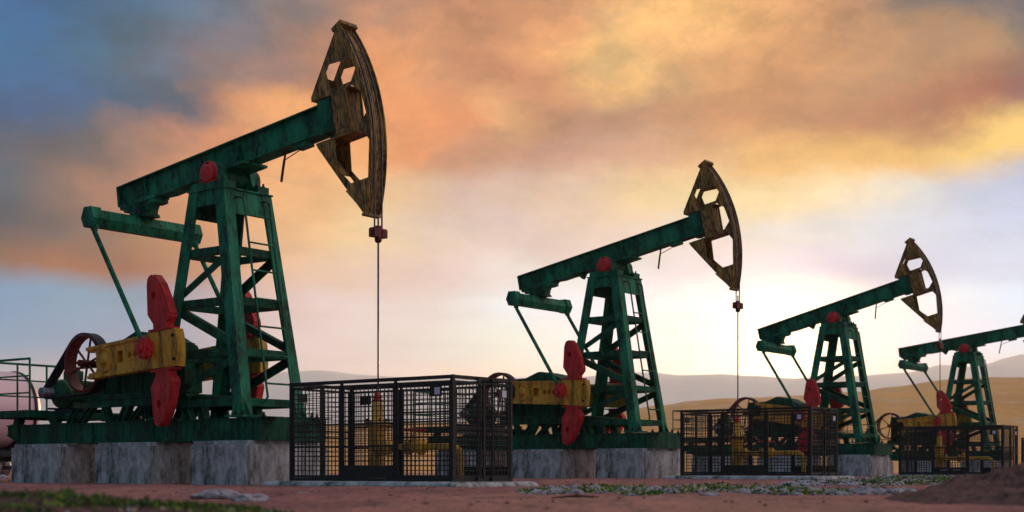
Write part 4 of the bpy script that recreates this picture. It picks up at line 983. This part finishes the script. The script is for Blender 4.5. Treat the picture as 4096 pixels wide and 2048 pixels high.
for i in range(4):
    pad = part('pad', 'concrete_slab', pad_mesh, CONC, None, (PUMPS[i]['x'], PUMPS[i]['y'], PUMPS[i]['z']))
    pad.rotation_euler = (0, 0, PUMPS[i]['t'])
    tag(pad, ['low cracked concrete slab under the nearest cage', 'low cracked concrete slab under the second cage', 'thin concrete slab under the third cage, partly behind the dirt mound', 'concrete slab of the last cage, at the far right edge'][i], 'slab', 'concrete slabs under the cages')
    wellhead(i)
    cg = empty('safety_cage', local(i, 0, 0, 0), PUMPS[i]['t'])
    tag(cg, ['large black wire mesh cage in the middle, around the nearest wellhead', 'second black wire mesh cage, in front of the third pump jack', 'third black wire mesh cage, dim and blurred, in front of the smallest pump jack', 'last black wire mesh cage, only its edge visible at the right'][i], 'cage', 'wire mesh cages around the wellheads')
    part('cf', 'cage_frame', cage_frame_mesh, CAGE, cg)
    for k, (a, b) in enumerate(SEG):
        mids = [(1.44, 0.91), (1.44, 0.91), (1.67, 1.10)][k]; sheet = [None, (0.17, 0.44), None][k]
        part(('np', k), 'mesh_panel', lambda: panel_mesh(a, b, 0.165, 2.375, mids, sheet), CAGE, cg, (0, KY0 + 0.04, 0))
        mids = [(1.44, 0.91), (1.55, 1.0), (1.44, 0.91)][k]; sheet = [None, None, (0.17, 0.43)][k]
        part(('fp', k), 'mesh_panel', lambda: panel_mesh(a, b, 0.165, 2.375, mids, sheet), CAGE, cg, (0, KY1 - 0.04, 0))
    for k, (a, b) in enumerate([(KY0 + 0.088, -0.432), (-0.368, KY1 - 0.088)]):
        q = part(('rp', k), 'mesh_panel', lambda: panel_mesh(a, b, 0.165, 2.375, (1.32, 1.16)), CAGE, cg, (KX0 + 0.04, 0, 0)); q.rotation_euler = (0, 0, PI / 2)
        d = part(('dr', k), 'door', lambda: panel_mesh(a, b, 0.165, 2.375, (1.32, 1.20), fw=0.06), CAGE, cg, (KX1 - 0.042, 0, 0)); d.rotation_euler = (0, 0, PI / 2)
    for y in (-0.64, -0.11):
        part(('rod', y), 'lock_rod', lambda: MB().tube([(KX1 + 0.03, y, 0.12), (KX1 + 0.03, y, 2.47)], 0.022, 8).box(KX1 - 0.001, KX1 + 0.06, y - 0.045, y + 0.045, 2.40, 2.46).box(KX1 - 0.001, KX1 + 0.06, y - 0.045, y + 0.045, 0.10, 0.16), CAGE, cg)
    part('ast', 'astragal', lambda: MB().box(KX1 - 0.018, KX1 + 0.012, -0.42, -0.365, 0.16, 2.37).box(KX1 + 0.013, KX1 + 0.03, -0.44, -0.41, 1.08, 1.50), CAGE, cg)
    for key, x0, x1, z0, z1, y, card in (('n1', 8.44, 8.80, 2.02, 2.25, KY0 + 0.0, (8.59, 8.745, 2.065, 2.225)), ('n2', 4.24, 4.62, 2.02, 2.25, KY1 - 0.075, None)):
        b = part(key, 'notice_board', lambda: MB().box(x0, x1, y - 0.012, y, z0, z1), CAGE, cg)
        if card: part(key + 'c', 'card', lambda: MB().box(card[0], card[1], y - 0.017, y - 0.013, card[2], card[3]), CARD, b)
    b = part('n3', 'notice_board', lambda: MB().box(KX1 - 0.018, KX1 - 0.006, 0.17, 0.51, 2.03, 2.235), CAGE, cg)
    part('n3c', 'card', lambda: MB().box(KX1 - 0.005, KX1 + 0.0, 0.30, 0.46, 2.055, 2.215), CARD, b)
    part('n4', 'notice_board', lambda: MB().box(KX0 + 0.062, KX0 + 0.072, -1.26, -0.96, 2.03, 2.24), CAGE, cg)
    if i == 2:
        def marks():
            m = MB(); r_ = random.Random(4)
            for x0 in (6.02, 6.66):
                x = x0
                for k in range(11):
                    if k in (3, 7): m.box(x + 0.006, x + 0.024, KY0 + 0.008, KY0 + 0.012, 0.318, 0.326)
                    else:
                        m.box(x, x + 0.006, KY0 + 0.008, KY0 + 0.012, 0.30, 0.345); m.box(x + 0.0065, x + 0.022, KY0 + 0.008, KY0 + 0.012, 0.337, 0.345); m.box(x + 0.0065, x + 0.022, KY0 + 0.008, KY0 + 0.012, 0.30 if k % 2 else 0.318, 0.308 if k % 2 else 0.326)
                    x += 0.031
            return m
        marks().build('plate_lettering', CARD, cg)

# ------------------------------------------------------------------ tank wagon at the left edge
TD = 60.0
tx, ty = (55 - 2048) / F * TD, TD
tw = empty('tank_wagon', (tx, ty, gz(tx, ty)), R(90) - 0.65)      # local x runs along the tank, away from the camera
tag(tw, 'pale pink cylindrical tank wagon at the left edge, behind the nearest pump jack', 'tank wagon')
tz = (HY - 1641) / F * TD - gz(tx, ty); TR = 1.6
prof = [(0.01, 0.78), (0.5, 0.74), (1.0, 0.6), (1.35, 0.38), (1.53, 0.16), (TR, 0.0), (TR, -10.5), (1.5, -10.75), (1.0, -11.1), (0.01, -11.3)]
MB().lathe(prof, (0, 0, tz), 'x', 64).build('tank', TANK, tw)
def band(x):
    m = MB(); m.lathe([(TR - 0.01, x - 0.06), (TR + 0.04, x - 0.06), (TR + 0.04, x + 0.06), (TR - 0.01, x + 0.06)], (0, 0, tz), 'x', 64); return m
for x in (0.0, -3.4, -7.0): band(x).build('band', BOLT, tw)
m = MB(); m.box(-10.8, 0.9, -1.3, -1.1, 0.9, 1.15); m.box(-10.8, 0.9, 1.1, 1.3, 0.9, 1.15); m.box(-10.8, 0.9, -0.35, 0.35, 0.7, 1.1)
for x in (-9.5, -6.5, -3.5, -0.6): m.box(x, x + 0.3, -1.09, 1.09, 0.9, 1.6)
m.build('underframe', BOLT, tw)
def wh():
    m = MB(); m.lathe([(0.30, -0.95), (0.44, -0.94), (0.46, -0.86), (0.40, -0.80), (0.12, -0.78)], (0, 0, 0.46), 'y', 32); m.lathe([(0.12, 0.78), (0.40, 0.80), (0.46, 0.86), (0.44, 0.94), (0.30, 0.95)], (0, 0, 0.46), 'y', 32); m.lathe([(0.09, -0.8), (0.09, 0.8)], (0, 0, 0.46), 'y', 12); return m
for x in (0.0, -1.6, -7.5, -9.1): wh().build('wheel', STEEL, tw, (x, 0, 0))

# ------------------------------------------------------------------ ground detail
def gp(px, py, z=-0.36):
    d = -z * F / (py - HY); return ((px - 2048) / F * d, d)
def rock_mesh(sx, sy, sz, seed, sub=3):
    bm = bmesh.new(); bmesh.ops.create_icosphere(bm, subdivisions=sub, radius=1)
    for v_ in bm.verts:
        n_ = noise.fractal(v_.co * 1.3 + Vector((seed, seed * 2, 0)), 1.0, 2.0, 5)
        v_.co *= 1 + 0.35 * n_
        v_.co = Vector((v_.co.x * sx, v_.co.y * sy, v_.co.z * sz))
    me = bpy.data.meshes.new('rock'); bm.to_mesh(me); bm.free(); return me
def rock(px, py, w, d, h, mat, label, seed):
    x, y = gp(px, py); me = rock_mesh(w / 2, d / 2, h, seed); me.materials.append(mat)
    o = put('rock', me); o.location = (x, y, gz(x, y) + h * 0.15); o.rotation_euler = (0, 0, seed)
    tag(o, label, 'rock', 'loose flat stones lying on the dirt')
rock(2375, 1966, 0.50, 0.5, 0.035, STONE, 'long flat lilac-grey stone on the left half of the moss patch', 1.2)
rock(2555, 1958, 0.16, 0.16, 0.05, STONE, 'small pale stone in the gap of the middle moss patch', 2.9)
rock(2840, 1983, 0.40, 0.35, 0.05, STONE, 'broad lilac-grey stone in front of the right moss patch', 4.1)
rock(2980, 1957, 0.20, 0.2, 0.07, STONEB, 'round tan stone on the right moss patch', 5.6)
rock(3512, 1953, 0.34, 0.3, 0.05, STONEB, 'tan stone among the grey rubble', 6.3)
rock(3815, 1918, 0.42, 0.4, 0.09, STONE, 'dark humped stone at the back of the rubble', 7.4)
rock(1210, 1972, 0.14, 0.2, 0.012, STONE, 'thin white scrap of stone on the bare dirt before the nearest cage', 8.8)
rock(870, 1990, 0.75, 0.5, 0.10, STONE, 'blurred dark grey rock at the left foreground', 9.5)
rock(1000, 1998, 0.55, 0.4, 0.07, STONE, 'blurred pale grey rock right of the dark one in the left foreground', 10.5)
rock(8, 1917, 0.5, 0.6, 0.14, STONE, 'grey stone at the left edge beside the tank wagon wheel', 11.5)

def moss_patch(name, cells, n, mat, h, seed, hf=None):
    """many small leaf-sized faces spread over an irregular patch given as photo columns/rows"""
    r_ = random.Random(seed); m = MB()
    for _ in range(n):
        cx, cy, rx, ry, hh = r_.choice(cells)
        a, q = r_.random() * 2 * PI, math.sqrt(r_.random())
        px, py = cx + rx * q * math.cos(a), cy + ry * q * math.sin(a)
        if py < HY + 14: continue
        x, y = gp(px, py)
        if noise.noise(Vector((x * 2.2 + seed, y * 1.2, 0))) < 0.04 + 0.12 * noise.noise(Vector((x * 0.9, y * 0.5, seed + 3.0))): continue
        z = (hf(x, y) if hf else gz(x, y)) + r_.random() ** 1.5 * h * hh + 0.06 * hh * max(0.0, noise.noise(Vector((x * 1.6, y * 0.7, 4.4))))
        s = 0.012 + r_.random() * 0.026; t = r_.random() * 2 * PI; u = r_.random() * 1.1
        dx, dy = math.cos(t) * s, math.sin(t) * s
        m.add([(x - dx, y - dy, z), (x + dx, y + dy, z), (x + dy * 0.6, y - dx * 0.6, z + s * (0.6 + u))], [(0, 1, 2)])
    return tag(m.build(name, mat), kind='stuff')
B_ = [(2160, 1972, 90, 8, 0.6), (2280, 1966, 110, 11, 1), (2460, 1960, 130, 14, 1.3), (2560, 1975, 90, 10, 1), (2720, 1962, 130, 14, 1.2), (2860, 1958, 140, 16, 1.3), (3020, 1964, 130, 14, 1.2), (3140, 1972, 130, 12, 1.0), (3280, 1976, 120, 8, 0.8)]
moss_patch('moss', B_, 9000, MOSS, 0.04, 1)
moss_patch('dry_leaves', B_, 4200, DRY, 0.035, 31)
moss_patch('dry_leaves', [(3180, 1940, 60, 5, .6), (3260, 1936, 80, 8, 1), (3400, 1934, 100, 10, 1), (3560, 1930, 120, 14, 1), (3700, 1926, 140, 16, 1.3), (3850, 1922, 120, 14, 1.3), (3540, 1976, 130, 4, 0.6)], 3600, DRY, 0.045, 32)
moss_patch('moss', B_, 5000, MOSSD, 0.04, 2)
C_ = [(3180, 1940, 60, 5, .6), (3260, 1936, 80, 8, 1), (3400, 1934, 100, 10, 1), (3560, 1930, 120, 14, 1), (3700, 1926, 140, 16, 1.3), (3850, 1922, 120, 14, 1.3), (3950, 1908, 80, 10, 1), (3540, 1976, 130, 4, 0.6)]
moss_patch('moss', C_, 12000, MOSSD, 0.06, 3)
moss_patch('moss', C_[3:7], 8000, MOSS, 0.07, 4)
moss_patch('moss', [(150, 1926, 160, 4, .5), (600, 1930, 260, 4, .4), (3420, 1902, 90, 3, 1), (3690, 1903, 100, 3, 1)], 5000, MOSS, 0.05, 5)
def rubble(name, cells, n, mat, seed, smin=0.03, smax=0.13):
    r_ = random.Random(seed); m = MB(); base = rock_mesh(1, 1, 1, 3.3, 1); bv = [v_.co.copy() for v_ in base.vertices]; bf = [list(f.vertices) for f in base.polygons]
    for _ in range(n):
        cx, cy, rx, ry, hh = r_.choice(cells); a, q = r_.random() * 2 * PI, math.sqrt(r_.random())
        px, py = cx + rx * q * math.cos(a), cy + ry * q * math.sin(a)
        if py < HY + 16: continue
        x, y = gp(px, py); s = smin + (smax - smin) * r_.random() ** 2.5; t = r_.random() * 6.28; fl = 0.25 + 0.3 * r_.random()
        z = gz(x, y); ct, st = math.cos(t), math.sin(t)
        m.add([(x + s * (c.x * ct - c.y * st), y + s * (c.x * st + c.y * ct) * 0.8, z + s * fl * c.z + s * 0.1) for c in bv], bf)
    return tag(m.build(name, mat), kind='stuff')
rubble('rubble', B_, 800, STONE, 11, 0.02, 0.15)
rubble('rubble', C_, 1100, STONE, 12, 0.04, 0.17)
rubble('rubble', C_, 90, STONEB, 13, 0.04, 0.12)
rubble('pebbles', [(700, 1960, 700, 30, 1), (1700, 1985, 700, 40, 1), (2600, 2010, 900, 30, 1), (1500, 1950, 500, 14, 1), (2400, 1925, 300, 10, 1)], 260, DIRT2, 14, 0.008, 0.035)

# dirt mound at the right and mossy bank at the left front
def heap(name, cx, cy, rx, ry, h, mat, seed, rough, n=110):
    def hf(x, y):
        dx, dy = (x - cx) / rx, (y - cy) / ry; q = dx * dx + dy * dy
        k = max(0.0, 1 - q) ** 1.4
        return gz(x, y) - 0.03 * (1 - min(1, k * 6)) + k * h * (1 + rough * noise.fractal(Vector((x * 2.6 + seed, y * 2.6, 0)), 0.8, 2.0, 6)) + ((0.045 * rough * noise.fractal(Vector((x * 7, y * 7, seed)), 0.8, 2.0, 5)) * min(1, k * 8))
    vs_, fs = [], []
    for i in range(n):
        for j in range(n):
            x, y = cx + rx * 1.02 * (2 * i / (n - 1) - 1), cy + ry * 1.02 * (2 * j / (n - 1) - 1); vs_.append((x, y, hf(x, y)))
    for i in range(n - 1):
        for j in range(n - 1): fs.append((i * n + j, (i + 1) * n + j, (i + 1) * n + j + 1, i * n + j + 1))
    m = MB(); m.add(vs_, fs, True); return tag(m.build(name, mat), kind='structure'), hf
heap('dirt_mound', 6.75, 17.0, 2.35, 3.0, 0.39, DIRT2, 2.0, 0.45)
bank, bhf = heap('earth_bank', -5.4, 11.4, 3.9, 2.2, 0.20, DIRT2, 5.0, 0.45)
def bank_moss(n, mat, seed):
    r_ = random.Random(seed); m = MB()
    for _ in range(n):
        a, q = r_.random() * 2 * PI, math.sqrt(r_.random()); x, y = -5.4 + 3.8 * q * math.cos(a), 11.4 + 2.1 * q * math.sin(a)
        if noise.noise(Vector((x * 1.1 + seed, y * 1.1, 0))) < 0.02: continue
        z = bhf(x, y) + r_.random() * 0.03; s = 0.007 + r_.random() * 0.015; t = r_.random() * 6.28; dx, dy = math.cos(t) * s, math.sin(t) * s
        m.add([(x - dx, y - dy, z), (x + dx, y + dy, z), (x + dy * 0.6, y - dx * 0.6, z + s * (0.8 + r_.random()))], [(0, 1, 2)])
    tag(m.build('moss', mat), kind='stuff')
bank_moss(15000, MOSS, 21); bank_moss(26000, MOSSD, 22); bank_moss(1800, DRY, 23)
# fallen twig
x0, y0 = gp(2215, 1990); x1, y1 = gp(2395, 1992); xm, ym = gp(2305, 1989); xu, yu = gp(2312, 1978)
m = MB(); m.tube([(x0, y0, gz(x0, y0) + 0.01), ((x0 + xm) / 2, (y0 + ym) / 2 + 0.03, gz(x0, y0) + 0.018), (xm, ym, gz(xm, ym) + 0.02), ((x1 + xm) / 2, (y1 + ym) / 2 - 0.03, gz(xm, ym) + 0.018), (x1, y1, gz(x1, y1) + 0.01)], [0.008, 0.012, 0.016, 0.012, 0.006], 7)
m.tube([(xm, ym, gz(xm, ym) + 0.02), (xu, yu, gz(xu, yu) + 0.05)], [0.012, 0.006], 6)
tag(m.build('twig', BARK), 'thin dark forked twig lying on the dirt in front of the moss patch', 'twig')
